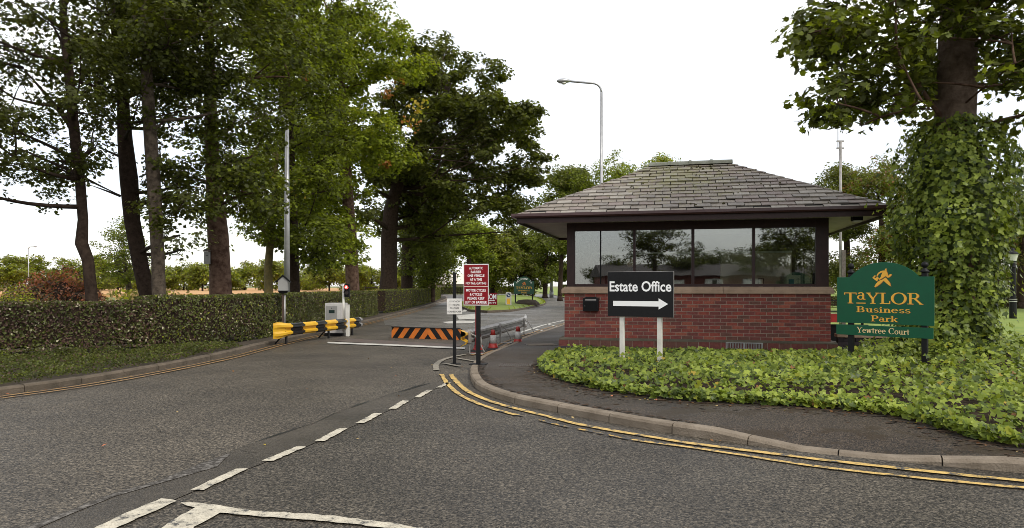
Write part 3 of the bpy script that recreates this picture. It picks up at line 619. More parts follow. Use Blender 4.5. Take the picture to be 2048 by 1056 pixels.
for (px, py, dx, dy, n_) in ((660, 690, 6, 5, 12), (520, 735, -9, 4, 16), (1010, 905, 8, 6, 20), (300, 850, 12, 3, 22), (1200, 960, 14, 4, 20), (760, 900, 7, -5, 14), (1500, 1000, 13, 2, 22)):
    q0 = Vector(G(px, py)); pp_ = [q0]
    for k in range(n_): pp_.append(pp_[-1] + (Vector(G(px + dx, py + dy)) - q0) * random.uniform(.5, 1.3) + Vector((random.gauss(0, .03), random.gauss(0, .03))))
    for a, b in zip(pp_, pp_[1:]):
        t_ = Vector((-(b - a).y, (b - a).x)).normalized() * random.uniform(.0015, .005); ck.add([(a.x, a.y, .011), (b.x, b.y, .011), (b.x + t_.x, b.y + t_.y, .011), (a.x + t_.x, a.y + t_.y, .011)], [(0, 1, 2, 3)])
co_ = ck.build('road_cracks', M_joint); tag(co_, kind='structure')
# drain gratings set in the pavement
def grating(c, wx, wy, rz, nb, label):
    root = empty('drain_grating', (c[0], c[1], .102), rz, label, 'drain cover')
    mb = MB(); t = .02
    mb.box(-wx, wx, -wy, -wy + t, -.01, .008); mb.box(-wx, wx, wy - t, wy, -.01, .008); mb.box(-wx, -wx + t, -wy + t, wy - t, -.01, .008); mb.box(wx - t, wx, -wy + t, wy - t, -.01, .008); mb.build('frame', M_iron, root)
    for i in range(nb):
        x = -wx + t + (2 * wx - 2 * t) * (i + .5) / nb; MB().box(x - .009, x + .009, -wy + t, wy - t, -.008, .005).build('bar', M_iron, root)
    MB().box(-wx + t, wx - t, -wy + t, wy - t, -.0105, -.0085).build('pit', M_blackm, root)
g1 = G(1031, 730.5, .1); grating(g1, .28, .22, R(-4), 14, 'cast iron slotted drain grating in the pavement beside the ivy corner')
g2 = G(1082, 689.5, .1)
root = empty('inspection_cover', (g2[0], g2[1], .102), R(10), 'flat metal inspection cover in pavement left of the gatehouse', 'drain cover')
MB().box(-.36, .36, -.28, .28, -.01, .006).build('rim', M_iron, root); MB().box(-.32, .32, -.24, .24, .006, .010).build('lid', M_kerb, root)

# ================================================================== GATEHOUSE
GA = R(-13); GW = 5.36; GO = (1.139, 15.178, 0)
gh = empty('gatehouse', GO, GA, 'small brick gatehouse with ribbon windows and hipped slate roof', 'gatehouse')
def ghw(u, v, z): return Vector((GO[0] + u * math.cos(GA) - v * math.sin(GA), GO[1] + u * math.sin(GA) + v * math.cos(GA), z))
GD = 3.7
wall = MB(); t = .2
wall.box(0, GW, .006, t, .1, 1.345); wall.box(0.006, t, t, GD - t, .1, 1.345); wall.box(GW - t, GW - .006, t, GD - t, .1, 1.345); wall.box(0, GW, GD - t, GD - .006, .1, 2.8)
wall = wall.build('wall', M_mortar, gh)
CH = .0732; NR = 13; BL = .2125; PT = .2245
bmesh_ = {}
def brick_me(ln, mi):
    k = (round(ln, 3), mi)
    if k not in bmesh_:
        bmesh_[k] = MB().add([(0, 0, 0), (ln, 0, 0), (ln, .05, 0), (0, .05, 0), (0, 0, .062), (ln, 0, .062), (ln, .05, .062), (0, .05, .062)],
                             [(0, 3, 2, 1), (4, 5, 6, 7), (0, 1, 5, 4), (1, 2, 6, 5), (2, 3, 7, 6), (3, 0, 4, 7)]).mesh('brick', M_brick[mi])
    return bmesh_[k]
hidden = MB(); nb = 0
for r_ in range(NR):
    z = .392 + r_ * CH; x = -PT / 2 if r_ % 2 else 0
    while x < GW - .02:
        a, b_ = max(x, 0), min(x + BL, GW)
        if b_ - a > .05:
            sp = ghw((a + b_) / 2, 0, z); px = CX + F * sp.x / sp.y; py = HZ + (EYE - z) * F / sp.y
            mi = random.choices(range(5), (5, 4, 2, 2, 4))[0]; pr = random.uniform(-.002, .002)
            if 1222 < px < 1340 and py < 628: hidden.box(a, b_, -pr, .03, z, z + .060, mi)
            else: link('brick', brick_me(b_ - a, mi), wall, (a, -pr, z)); nb += 1
        x += PT
for side in (0, 1):
    for r_ in range(NR):
        y = .06 if r_ % 2 else .11
        while y < GD - .1:
            e = min(y + BL, GD); mi = random.randrange(5)
            if side: hidden.box(GW - .03, GW + .002, y, e, .392 + r_ * CH, .456 + r_ * CH, mi)
            else: hidden.box(-.002, .03, y, e, .392 + r_ * CH, .456 + r_ * CH, mi)
            y += PT
hb = hidden.build('side_bricks', M_brick, wall); hb['kind'] = 'stuff'
pl = MB(); q = .11
pl.box(-q, GW + q, -q, 0.0, .02, .205); pl.box(-q, 0, 0, GD, .02, .205); pl.box(GW, GW + q, 0, GD, .02, .205)
plo = pl.build('plinth', M_engine, gh)
x = -q
while x < GW + q - .03:
    e = min(x + BL, GW + q); mi = random.choice((1, 3, 3, 4)); link('brick', MB().box(0, e - x, 0, .1, 0, .13).mesh('brick', M_brick[mi]), plo, (x, -q - random.uniform(0, .003), .213)); x += PT
MB().box(-q + .006, GW + q - .006, -q + .006, -.001, .205, .345).box(-q + .006, -.001, 0, GD, .205, .345).box(GW + .001, GW + q - .006, 0, GD, .205, .345).build('mortar_bed', M_mortar, plo)
cap = MB()
def capprof(mb, x0, x1, m0, m1):
    mb.add([(x0 - m0, -q - .004, .345), (x1 + m1, -q - .004, .345), (x1 + m1, -q - .004, .365), (x0 - m0, -q - .004, .365), (x0, -.002, .345), (x1, -.002, .345), (x1, -.002, .392), (x0, -.002, .392)],
           [(0, 1, 2, 3), (3, 2, 6, 7), (4, 7, 6, 5), (0, 4, 5, 1), (0, 3, 7, 4), (1, 5, 6, 2)])
xs = [0, 1.1, 2.2, 3.3, 4.3, GW]
for i in range(5):
    mb = MB(); capprof(mb, xs[i] + .002, xs[i + 1] - .002, q if i == 0 else 0, q if i == 4 else 0); mb.build('capping_stone', M_plinth, gh)
MB().box(-q, -.001, 0, GD, .345, .38).box(GW + .001, GW + q, 0, GD, .345, .38).build('capping_stone', M_plinth, gh)
# sill stones: projecting with sloped top
for i in range(5):
    x0, x1 = xs[i] + .003, xs[i + 1] - .003; e0 = .06 if i == 0 else 0; e1_ = .06 if i == 4 else 0
    MB().add([(x0 - e0, -.065, 1.345), (x1 + e1_, -.065, 1.345), (x1 + e1_, -.065, 1.425), (x0 - e0, -.065, 1.425), (x0, .1, 1.345), (x1, .1, 1.345), (x1, .0, 1.485), (x0, .0, 1.485), (x1, .1, 1.485), (x0, .1, 1.485)],
             [(0, 1, 2, 3), (3, 2, 6, 7), (7, 6, 8, 9), (9, 8, 5, 4), (0, 4, 5, 1), (0, 3, 7, 9, 4), (1, 5, 8, 6, 2)]).build('sill_stone', M_sill, gh)
MB().box(-.06, .0, .1, GD, 1.345, 1.46).box(GW, GW + .06, .1, GD, 1.345, 1.46).build('sill_stone', M_sill, gh)
# posts, header and window frames
for bx_ in ((.045, .215, .03, .2, 1.486, 2.86), (GW - .27, GW - .03, .03, .2, 1.486, 2.86), (.045, .215, GD - .2, GD - .03, 1.46, 2.8), (GW - .215, GW - .045, GD - .2, GD - .03, 1.46, 2.8)): MB().box(*bx_).build('corner_post', M_brownp, gh)
MB().box(.216, GW - .271, .035, .19, 2.70, 2.86).box(.045, .19, .201, GD - .201, 2.70, 2.80).box(GW - .19, GW - .045, .201, GD - .201, 2.70, 2.80).build('window_header', M_brownp, gh)
def uof(px):   # distance along the front wall for a picture column
    k = (px - CX) / F; return (k * GO[1] - GO[0]) / (math.cos(GA) - k * math.sin(GA))
edges = [(.216, uof(1266)), (uof(1271), uof(1383)), (uof(1389), uof(1505)), (uof(1511), GW - .271)]
for i, (a, b_) in enumerate(edges):
    z0, z1 = 1.487, 2.699; f = .035
    fr = MB()
    if i: fr.box(edges[i - 1][1], a, .04, .16, z0, z1)
    fr.box(a, b_, .045, .15, z0, z0 + f + .02); fr.box(a, b_, .045, .15, z1 - .012, z1)
    fo = fr.build('window_frame', M_brownp, gh)
    MB().box(a + .002, b_ - .002, .085, .091, z0 + f + .02, z1 - .012).build('pane', M_glass, fo)
    if i == 0: xm = uof(1200.5); MB().box(xm - .012, xm + .012, .06, .10, z0 + f + .021, z1 - .013).build('mullion', M_blackm, fo)
for side in (0, 1):
    xa = .08 if side == 0 else GW - .10
    fr = MB()
    for v in (.201, 1.35, 2.5, GD - .24): fr.box(xa, xa + .05, v, v + .04, 1.486, 2.70)
    fo = fr.build('window_frame', M_brownp, gh)
    for v0, v1 in ((.242, 1.349), (1.391, 2.499), (2.541, GD - .241)): MB().box(xa + .02, xa + .026, v0, v1, 1.47, 2.70).build('pane', M_glass, fo)
# eaves: soffit, fascia, gutter
o_v = .87; E0, E1, V0, V1 = -o_v, GW + o_v, -o_v, GD + o_v
MB().box(E0 + .02, E1 - .02, V0 + .02, V1 - .02, 2.862, 2.88).build('soffit', M_soffit, gh)
fa = MB(); fa.box(E0, E1, V0 - .0, V0 + .02, 2.80, 2.945); fa.box(E0, E1, V1 - .02, V1, 2.80, 2.945); fa.box(E0, E0 + .02, V0 + .02, V1 - .02, 2.80, 2.945); fa.box(E1 - .02, E1, V0 + .02, V1 - .02, 2.80, 2.945)
fa.box(E0 + .02, E1 - .02, V0 + .02, V0 + .06, 2.83, 2.862); fa.build('fascia', M_brownp, gh)
gu = MB(); gp = [(0, .045), (0, 0), (-.03, -.035), (-.07, -.04), (-.10, -.01), (-.10, .045), (-.095, .045), (-.09, -.005), (-.065, -.03), (-.03, -.028), (-.008, 0), (-.008, .045)]
for (a, b_, ax, sg) in ((E0 - .1, E1 + .1, 'x', V0), (V0 - .1, V1 + .1, 'l', E0), (V0 - .1, V1 + .1, 'r', E1), (E0 - .1, E1 + .1, 'b', V1)):
    k = len(gp)
    def pt(s, p):
        d, z = p; z = 2.945 + z
        return (s, sg + d, z) if ax == 'x' else (sg + d, s, z) if ax == 'l' else (sg - d, s, z) if ax == 'r' else (s, sg - d, z)
    vs = [pt(a, p) for p in gp] + [pt(b_, p) for p in gp]; gu.add(vs, [(i, (i + 1) % k, (i + 1) % k + k, i + k) for i in range(k)] + [tuple(range(k)), tuple(range(2 * k - 1, k - 1, -1))])
gu.build('gutter', M_gutter, gh)
# roof: four slopes carrying slates
RZ0, RZ1 = 2.965, 4.335; HD = (V1 - V0) / 2; pitch = math.atan2(RZ1 - RZ0, HD); SL = math.hypot(HD, RZ1 - RZ0)
rb = MB(); A_ = [(E0 - .05, V0 - .05, RZ0 - .02), (E1 + .05, V0 - .05, RZ0 - .02), (E1 + .05, V1 + .05, RZ0 - .02), (E0 - .05, V1 + .05, RZ0 - .02), (E0 + HD, V0 + HD, RZ1 - .02), (E1 - HD, V0 + HD, RZ1 - .02)]
rb.add(A_, [(0, 1, 5, 4), (1, 2, 5), (2, 3, 4, 5), (3, 0, 4), (0, 3, 2, 1)]); roof = rb.build('roof', M_blackm, gh)
GA_R = SL / 15; SWD = .315
slate_me = {}
def slate_poly(W_, i, j):
    x0 = j * SWD - (SWD / 2 if i % 2 else 0) - .04; t0 = i * GA_R - (.03 if i == 0 else 0)
    p = [(x0 + .007, t0), (x0 + SWD - .007, t0), (x0 + SWD - .007, t0 + GA_R + .03), (x0 + .007, t0 + GA_R + .03)]
    k = HD / SL
    p = clip(p, 1, -k, .05); 
    if len(p) > 2: p = clip(p, -1, -k, W_ + .05)
    if len(p) > 2: p = clip(p, 0, -1, SL)
    return p
def slate_mesh(p, x0, t0, mi):
    key = tuple((round(a[0] - x0, 3), round(a[1] - t0, 3)) for a in p) + (mi,)
    if key not in slate_me:
        tilt = .022
        f1 = lambda a: (a[0] - x0, a[1] - t0, (.026 + .004 * (mi - 1)) - tilt * (a[1] - t0) / (GA_R + .03)); f0 = lambda a: (a[0] - x0, a[1] - t0, .008 - tilt * (a[1] - t0) / (GA_R + .03))
        slate_me[key] = MB().prism(p, f1, f0).mesh('slate', M_slate[mi])
    return slate_me[key]
W_ = E1 - E0; cnt = 0
for i in range(15):
    for j in range(-1, 26):
        p = slate_poly(W_, i, j)
        if len(p) < 3 or abs(sum(p[k][0] * p[(k + 1) % len(p)][1] - p[(k + 1) % len(p)][0] * p[k][1] for k in range(len(p)))) < .006: continue
        x0 = j * SWD - (SWD / 2 if i % 2 else 0) - .04; t0 = i * GA_R - (.03 if i == 0 else 0); mi = random.choices((0, 1, 2, 3), (5, 4, 2, 2))[0]
        me = slate_mesh(p, x0, t0, mi); cnt += 1
        link('slate', me, roof, (E0 + x0, V0 + t0 * math.cos(pitch), RZ0 + t0 * math.sin(pitch)), (pitch + random.uniform(-.012, .008), random.uniform(-.008, .008), random.uniform(-.008, .008)))
oth = MB()
def slope_fn(which):
    if which == 'back': return lambda x, t, h: (E1 - x, V1 - t * math.cos(pitch) + h * math.sin(pitch), RZ0 + t * math.sin(pitch) + h * math.cos(pitch))
    if which == 'left': return lambda x, t, h: (E0 + t * math.cos(pitch) - h * math.sin(pitch), V1 - x, RZ0 + t * math.sin(pitch) + h * math.cos(pitch))
    return lambda x, t, h: (E1 - t * math.cos(pitch) + h * math.sin(pitch), V0 + x, RZ0 + t * math.sin(pitch) + h * math.cos(pitch))
for which, W2 in (('back', W_), ('left', V1 - V0), ('right', V1 - V0)):
    fn = slope_fn(which)
    for i in range(15):
        for j in range(-1, 26):
            p = slate_poly(W2, i, j)
            if len(p) < 3: continue
            t0 = i * GA_R; oth.prism(p, lambda a: fn(a[0], a[1], .018 - .016 * (a[1] - t0) / GA_R), lambda a: fn(a[0], a[1], .006 - .016 * (a[1] - t0) / GA_R), random.randrange(4))
oo = oth.build('rear_slates', M_slate, roof); oo['kind'] = 'stuff'
for i in range(4):
    a = E0 + HD - .12 + (E1 - E0 - 2 * HD + .24) * i / 4; b_ = a + (E1 - E0 - 2 * HD + .24) / 4
    MB().prism([(-.13, -.03), (-.09, .03), (-.03, .065), (.03, .065), (.09, .03), (.13, -.03)], lambda p: (a + .004, V0 + HD + p[0], RZ1 + .02 + p[1]), lambda p: (b_ - .004, V0 + HD + p[0], RZ1 + .02 + p[1])).build('ridge_tile', M_ridge, roof, smooth=False)
    if i: MB().prism([(-.14, -.03), (-.10, .045), (-.03, .085), (.03, .085), (.10, .045), (.14, -.03)], lambda p: (a - .03, V0 + HD + p[0], RZ1 + .02 + p[1]), lambda p: (a + .03, V0 + HD + p[0], RZ1 + .02 + p[1])).build('ridge_collar', M_ridge, roof)
ms = MB()
for k in range(46):
    t = random.uniform(.9, SL) if k < 34 else random.uniform(0, SL); x = random.gauss(3.2, 1.2); kk = HD / SL
    if x < t * kk or x > W_ - t * kk: continue
    r_ = random.uniform(.012, .035); c = (E0 + x, V0 + t * math.cos(pitch), RZ0 + t * math.sin(pitch) + .025); ms.lathe([(r_, -.01), (r_ * .9, r_ * .3), (r_ * .45, r_ * .65)], c, 7)
mo = ms.build('moss_tufts', M_moss, roof); mo['kind'] = 'stuff'
# interior
MB().box(.2, GW - .2, .2, GD - .2, .36, .40).build('floor', M_floor, gh)
MB().box(.2, GW - .2, GD - .26, GD - .201, .40, 1.5, 1).box(.2, 3.5, GD - .26, GD - .201, 1.5, 2.32, 1).box(3.5, GW - .2, GD - .26, GD - .201, 1.5, 2.32, 0).box(.2, GW - .2, GD - .26, GD - .201, 2.38, 2.8, 1).build('rear_partition', [M_cream, M_brownp], gh)  # brown parts paint in the dimness of the room behind the glass
MB().box(.2, GW - .2, GD - .30, GD - .201, 2.325, 2.375).build('pelmet', M_creamw, gh)
MB().box(.22, GW - .22, .22, GD - .22, 2.80, 2.84).build('ceiling', M_brownp, gh)  # dark colour keeps the room dim behind the reflections
MB().box(3.42, 3.62, 2.6, 2.9, .40, 2.32).build('pillar', M_cream, gh)
MB().box(.3, GW - .3, .22, .85, 1.10, 1.14).box(.35, .4, .25, .8, .4, 1.10).box(GW - .4, GW - .35, .25, .8, .4, 1.10).build('desk', M_desk, gh)
MB().box(GW - .5, GW - .2, 2.2, 3.3, .4, 1.75).build('filing_cabinet', M_cream, gh)
# things on the desk inside
def inside(name, px, v, z, label, cat, build):
    u = uof(px); p = ghw(u, v, z); r_ = empty(name, p, GA, label, cat); build(r_)
inside('mug', 1590, .45, 1.14, 'blue mug on the desk behind the rightmost gatehouse window', 'mug', lambda r_: (MB().lathe([(.05, 0), (.055, .02), (.055, .5), (.048, .5), (.046, .03)], n=14).build('cup', M_mug, r_, smooth=True),))
inside('photo_frame', 1527, .45, 1.14, 'small dark framed picture on the desk inside the gatehouse', 'picture frame', lambda r_: (MB().box(-.06, .06, 0, .012, .28, .52).build('frame', M_black, r_), MB().box(-.045, .045, -.002, 0, .30, .50).build('picture', M_cream, r_), MB().box(-.04, .04, .012, .1, 0, .3).build('stand', M_black, r_)))
inside('letter_tray', 1618, .5, 1.14, 'dark wire letter tray at the right end of desk', 'letter tray', lambda r_: [MB().box(-.13, .13, 0, .25, z, z + .012).build('shelf', M_iron, r_) for z in (.30, .40, .5)] + [MB().box(x - .006, x + .006, 0, .012, 0, .52).build('upright', M_iron, r_) for x in (-.124, .124)])
inside('kettle', 1497, .5, 1.14, 'white rounded kettle on the desk behind the third window', 'kettle', lambda r_: (MB().lathe([(.10, .28), (.11, .3), (.10, .42), (.07, .5), (.03, .52)], n=14).build('body', M_cab, r_, smooth=True), MB().lathe([(.09, .0), (.09, .28)], n=14).build('base', M_cabd, r_), MB().tube([(.09, 0, .33), (.15, 0, .36), (.15, 0, .46), (.07, 0, .49)], .012, 6).build('handle', M_cabd, r_)))
# mailbox on the wall
mp_ = ghw(uof(1182.5), 0, 0); mbx = empty('mailbox', (mp_.x, mp_.y, .965), GA, 'black metal letterbox fixed to the brick wall below the first window', 'letterbox')
MB().plate([(-.165, 0), (.165, 0), (.165, .27), (.09, .305), (-.09, .305), (-.165, .27)], -.13, -.005).build('body', M_black, mbx, bevel=.006)
MB().box(-.12, .12, -.136, -.131, .225, .255).build('slot_flap', M_galv, mbx); MB().box(-.15, .15, -.134, -.1305, .02, .20).build('door', M_blackm, mbx)
MB().lathe([(.008, 0), (.008, .006)], n=8).build('lock', M_galvL, mbx, loc=(-.12, -.135, .11), rot=(R(90), 0, 0))
# air grille in the plinth
vg = ghw((uof(1452) + uof(1523)) / 2, -q, .0); gr_ = empty('air_grille', (vg.x, vg.y, .215), GA, 'wide louvred grille with pale edge at foot of gatehouse wall', 'air grille')
MB().box(-.36, .36, -.03, -.004, 0, .012).box(-.36, .36, -.03, -.004, .12, .135).box(-.36, -.345, -.03, -.004, .012, .12).box(.345, .36, -.03, -.004, .012, .12).box(-.008, .008, -.035, -.004, .012, .12).build('frame', M_galvL, gr_)
for i in range(22):
    x = -.33 + .66 * i / 21
    if abs(x) > .015: MB().box(x - .006, x + .006, -.025, -.008, .014, .118).build('louvre', M_galv, gr_)
# soffit lamp
sl = ghw(GW + .42, -.25, 2.862); lt = empty('bulkhead_light', sl, GA, 'square dark security light under the eaves at right corner', 'outdoor light')
MB().box(-.09, .09, -.09, .09, -.09, 0).build('housing', M_blackm, lt); MB().box(-.07, .07, -.07, .07, -.12, -.091).build('diffuser', M_creamw, lt)
sl = ghw(GW + .5, -.55, 2.862); lt = empty('downlight', sl, GA, 'round dark recessed downlight in the soffit near the roof corner', 'outdoor light')
MB().lathe([(.09, -.02), (.09, 0)], n=16).build('trim', M_iron, lt); MB().lathe([(.06, -.026), (.06, -.021)], n=12).build('lens', M_blackm, lt)
# person standing inside at the desk
def person(loc, rz):
    o = empty('person', loc, rz, 'person in a dark jacket standing inside behind the first window', 'person')
    V_ = [(0, 0, .92), (0, 0, 1.1), (0, -.01, 1.34), (0, 0, 1.46), (0, -.01, 1.54), (.17, 0, 1.38), (.24, -.03, 1.12), (.21, -.2, .98), (.2, -.32, .97), (-.17, 0, 1.38), (-.24, -.03, 1.12), (-.21, -.2, .98), (-.2, -.32, .97),
          (.09, 0, .86), (.1, -.01, .48), (.1, .02, .08), (.11, -.14, .03), (-.09, 0, .86), (-.1, -.01, .48), (-.1, .02, .08), (-.11, -.14, .03)]
    Ed = [(0, 1), (1, 2), (2, 3), (3, 4), (2, 5), (5, 6), (6, 7), (7, 8), (2, 9), (9, 10), (10, 11), (11, 12), (0, 13), (13, 14), (14, 15), (15, 16), (0, 17), (17, 18), (18, 19), (19, 20)]
    rad = [.15, .14, .16, .06, .055, .075, .05, .04, .035, .075, .05, .04, .035, .09, .06, .045, .035, .09, .06, .045, .035]
    me = bpy.data.meshes.new('body'); me.from_pydata(V_, Ed, []); b = link('body', me, o); sk = b.modifiers.new('skin', 'SKIN')
    me.materials.append(M_cloth)
    for i, r_ in enumerate(rad): me.skin_vertices[0].data[i].radius = (r_, r_ * .75)
    me.skin_vertices[0].data[0].use_root = True; ss = b.modifiers.new('sub', 'SUBSURF'); ss.levels = ss.render_levels = 2
    hd = MB(); k = 14
    hd.lathe([(.045, -.11), (.06, -.09), (.072, -.04), (.078, .02), (.075, .07), (.05, .105), (.02, .118)], (0, 0, 1.64), k); h = hd.build('head', M_skin, o, smooth=True)
    MB().prism([(-.014, -.02), (.014, -.02), (.006, .03), (-.006, .03)], lambda p: (p[0], -.072, 1.64 + p[1]), lambda p: (p[0] * .5, -.098 + (p[1] + .02) * .3, 1.64 + p[1])).build('nose', M_skin, h)
    for s in (-1, 1):
        MB().lathe([(.004, -.009), (.010, 0), (.004, .009)], (s * .028, -.072, 1.665), 8).build('eye', M_blackm, h); MB().lathe([(.006, -.03), (.016, 0), (.006, .03)], (s * .078, 0, 1.64), 8).build('ear', M_skin, h)
    MB().box(-.022, .022, -.075, -.068, 1.588, 1.594).build('mouth', M_redpost, h)
    MB().lathe([(.082, .02), (.086, .06), (.06, .115), (.02, .13)], (0, .012, 1.64), k).build('hair', M_hair, h, smooth=True)
    for s in (-1, 1):
        hm = MB(); hm.tube([(s * .2, -.33, .97), (s * .2, -.38, .965), (s * .2, -.42, .96)], [.03, .036, .03], 8)
        for f in range(4): hm.tube([(s * (.175 + f * .016), -.42, .96), (s * (.173 + f * .017), -.455, .955), (s * (.173 + f * .017), -.48 + .008 * abs(f - 1.5), .94)], [.009, .008, .006], 6)
        hm.tube([(s * .168, -.37, .96), (s * .145, -.40, .95), (s * .14, -.425, .945)], [.011, .009, .007], 6); hm.build('hand', M_skin, b, smooth=True)
pp = ghw(uof(1254), 1.15, .40); person(pp, GA + R(35))

# ================================================================== SIGNS, BARRIERS AND POSTS
# --- estate office board
eo = empty('estate_office_sign', (2.08, 11.3, .1), R(-30), 'black Estate Office board with white arrow on two white posts in the ivy', 'sign')
zl = 1.5 - 62 / F * 11.3 - .1; zh = 1.5 + 29 / F * 11.3 - .1
MB().box(-.568, .545, -.012, .012, zl, zh).build('board', M_galv, eo, bevel=.004)
MB().box(-.564, .541, -.0145, -.0125, zl + .004, zh - .004).build('face', M_black, eo)
mb = MB(); put_sans(mb, 'Estate Office', -.012, zh - .24, 1.04, .17, -.0165, 0, .022); mb.build('lettering', M_wletter, eo)
za = zl + .215; MB().add([(-.47, -.0165, za - .042), (.30, -.0165, za - .042), (.30, -.0165, za - .09), (.455, -.0165, za + .0), (.30, -.0165, za + .09), (.30, -.0165, za + .042), (-.47, -.0165, za + .042)], [(0, 1, 5, 6), (2, 3, 4)]).build('arrow', M_wletter, eo)
for x in (-.335, .30): MB().box(x - .036, x + .036, .0125, .08, -.05, zh - .03).build('post', M_wpost, eo, bevel=.004)
# --- business park board
TB = (5.07, 10.9); TA = math.atan2(-.743, .67)
tb = empty('business_park_sign', (TB[0], TB[1], .1), TA, 'large green arched Taylor Business Park sign with Yewtree Court panel below', 'sign')
W3 = 1.35; z0, z1, za = .835, 1.535, 1.755
arc = []; xa0, xa1 = .19, 1.16; xc = (xa0 + xa1) / 2; hw = (xa1 - xa0) / 2; Hh = za - z1; Rr = (hw * hw + Hh * Hh) / (2 * Hh); a0 = math.asin(hw / Rr)
for i in range(17): a = a0 - 2 * a0 * i / 16; arc.append((xc + Rr * math.sin(a), z1 + Hh - Rr + Rr * math.cos(a)))
MB().plate([(0, z0), (W3, z0), (W3, z1)] + arc + [(0, z1)], -.02, 0).build('board', M_green, tb, bevel=.002)
MB().box(-.012, W3 - .012, -.02, 0, z0 - .185, z0 - .03).build('name_panel', M_green, tb, bevel=.002)
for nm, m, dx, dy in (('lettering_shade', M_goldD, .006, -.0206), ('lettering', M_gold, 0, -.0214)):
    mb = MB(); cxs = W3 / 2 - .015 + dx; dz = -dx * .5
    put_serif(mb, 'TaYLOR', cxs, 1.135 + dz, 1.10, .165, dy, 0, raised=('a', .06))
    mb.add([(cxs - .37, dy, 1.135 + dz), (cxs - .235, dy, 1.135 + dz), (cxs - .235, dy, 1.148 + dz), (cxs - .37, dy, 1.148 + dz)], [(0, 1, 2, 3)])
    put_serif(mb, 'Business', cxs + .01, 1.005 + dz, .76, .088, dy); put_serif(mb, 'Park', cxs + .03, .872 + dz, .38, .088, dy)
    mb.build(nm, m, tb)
mb = MB(); put_serif(mb, 'Yewtree Court', W3 / 2 - .01, z0 - .142, .74, .085, -.0214); mb.build('panel_lettering', M_cream_l, tb)
def walker(mb, cx, cz, s, y):
    """striding figure emblem, x,z traced in units of its own height"""
    U = lambda pts: [(cx + (x - 520) / 780 * s, cz - (y_ - 580) / 780 * s) for x, y_ in pts]
    pieces = [[(640, 290), (560, 295), (480, 315), (410, 360), (350, 430), (325, 495), (350, 540), (375, 480), (410, 430), (470, 390), (550, 360), (640, 370)],
              [(545, 372), (640, 300), (720, 330), (690, 430), (680, 510), (560, 590), (430, 670), (425, 620), (480, 560), (505, 480)],
              [(650, 300), (640, 250), (665, 215), (705, 212), (715, 240), (690, 260), (715, 310)],
              [(690, 330), (720, 345), (750, 430), (762, 520), (800, 470), (845, 435), (885, 440), (900, 470), (840, 540), (770, 580), (720, 570), (690, 520)],
              [(262, 470), (160, 585), (235, 590), (272, 515), (330, 560)], [(160, 585), (345, 735), (385, 640), (425, 590), (345, 545), (300, 590), (235, 592)],
              [(680, 575), (720, 640), (790, 720), (840, 800), (865, 930), (780, 880), (690, 800), (590, 700), (560, 640)],
              [(570, 650), (590, 700), (470, 830), (350, 920), (262, 968), (238, 940), (300, 830), (380, 740), (470, 680)]]
    for i, p in enumerate(pieces): q_ = U(p); mb.add([(a, y - .0001 * i, b) for a, b in q_], [tuple(range(len(q_)))])
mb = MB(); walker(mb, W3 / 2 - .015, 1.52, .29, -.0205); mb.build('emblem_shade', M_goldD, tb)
mb = MB(); walker(mb, W3 / 2 - .021, 1.524, .285, -.022); mb.build('emblem', M_gold, tb)
for x in (.19, 1.215):
    p_ = MB().box(x - .036, x + .036, .002, .075, -.05, z1 + .06).build('post', M_black, tb, bevel=.006)
    MB().lathe([(.055, 0), (.06, .015), (.045, .035), (.022, .055), (.024, .07), (.04, .085), (.047, .11), (.04, .135), (.02, .15), (.006, .155)], (x, .038, z1 + .06), 14).build('finial', M_black, p_, smooth=True)
# --- red automatic barrier sign
rs_ = empty('barrier_sign', (-.6, 12.5, .1), R(-12), 'tall crimson sign reading AUTOMATIC BARRIER with white border on black post', 'sign')
zb, zt = 1.5 - 39 / F * 12.5 - .1, 1.5 + 44 / F * 12.5 - .1
MB().box(-.262, .198, -.045, -.035, zb, zt).build('board', M_signw, rs_, bevel=.003)
zm = zb + (zt - zb) * .455
MB().box(-.250, .186, -.0475, -.0455, zm + .006, zt - .018).build('upper_panel', M_redsign, rs_); MB().box(-.250, .186, -.0475, -.0455, zb + .018, zm - .006).build('lower_panel', M_redsign, rs_)
mb = MB(); rows = [('AUTOMATIC', .25), ('BARRIER', .19), ('ONE VEHICLE', .31), ('AT A TIME', .22), ('NO TAIL-GATING', .375)]
for i, (tx, wd) in enumerate(rows): put_sans(mb, tx, -.032, zt - .075 - i * .067, wd, .045, -.0485, 0, .014)
rows = [('MOTOR CYCLES', .36), ('& CYCLES', .23), ('PLEASE KEEP', .31), ('LEFT OF BARRIER', .40)]
for i, (tx, wd) in enumerate(rows): put_sans(mb, tx, -.032, zm - .065 - i * .071, wd, .047, -.0485, 0, .014)
mb.build('lettering', M_wletter, rs_)
MB().box(-.034, .034, -.034, .034, .0, zt - .02).build('post', M_black, rs_, bevel=.004); MB().box(-.15, .15, -.11, .11, 0, .012).build('base_plate', M_black, rs_)
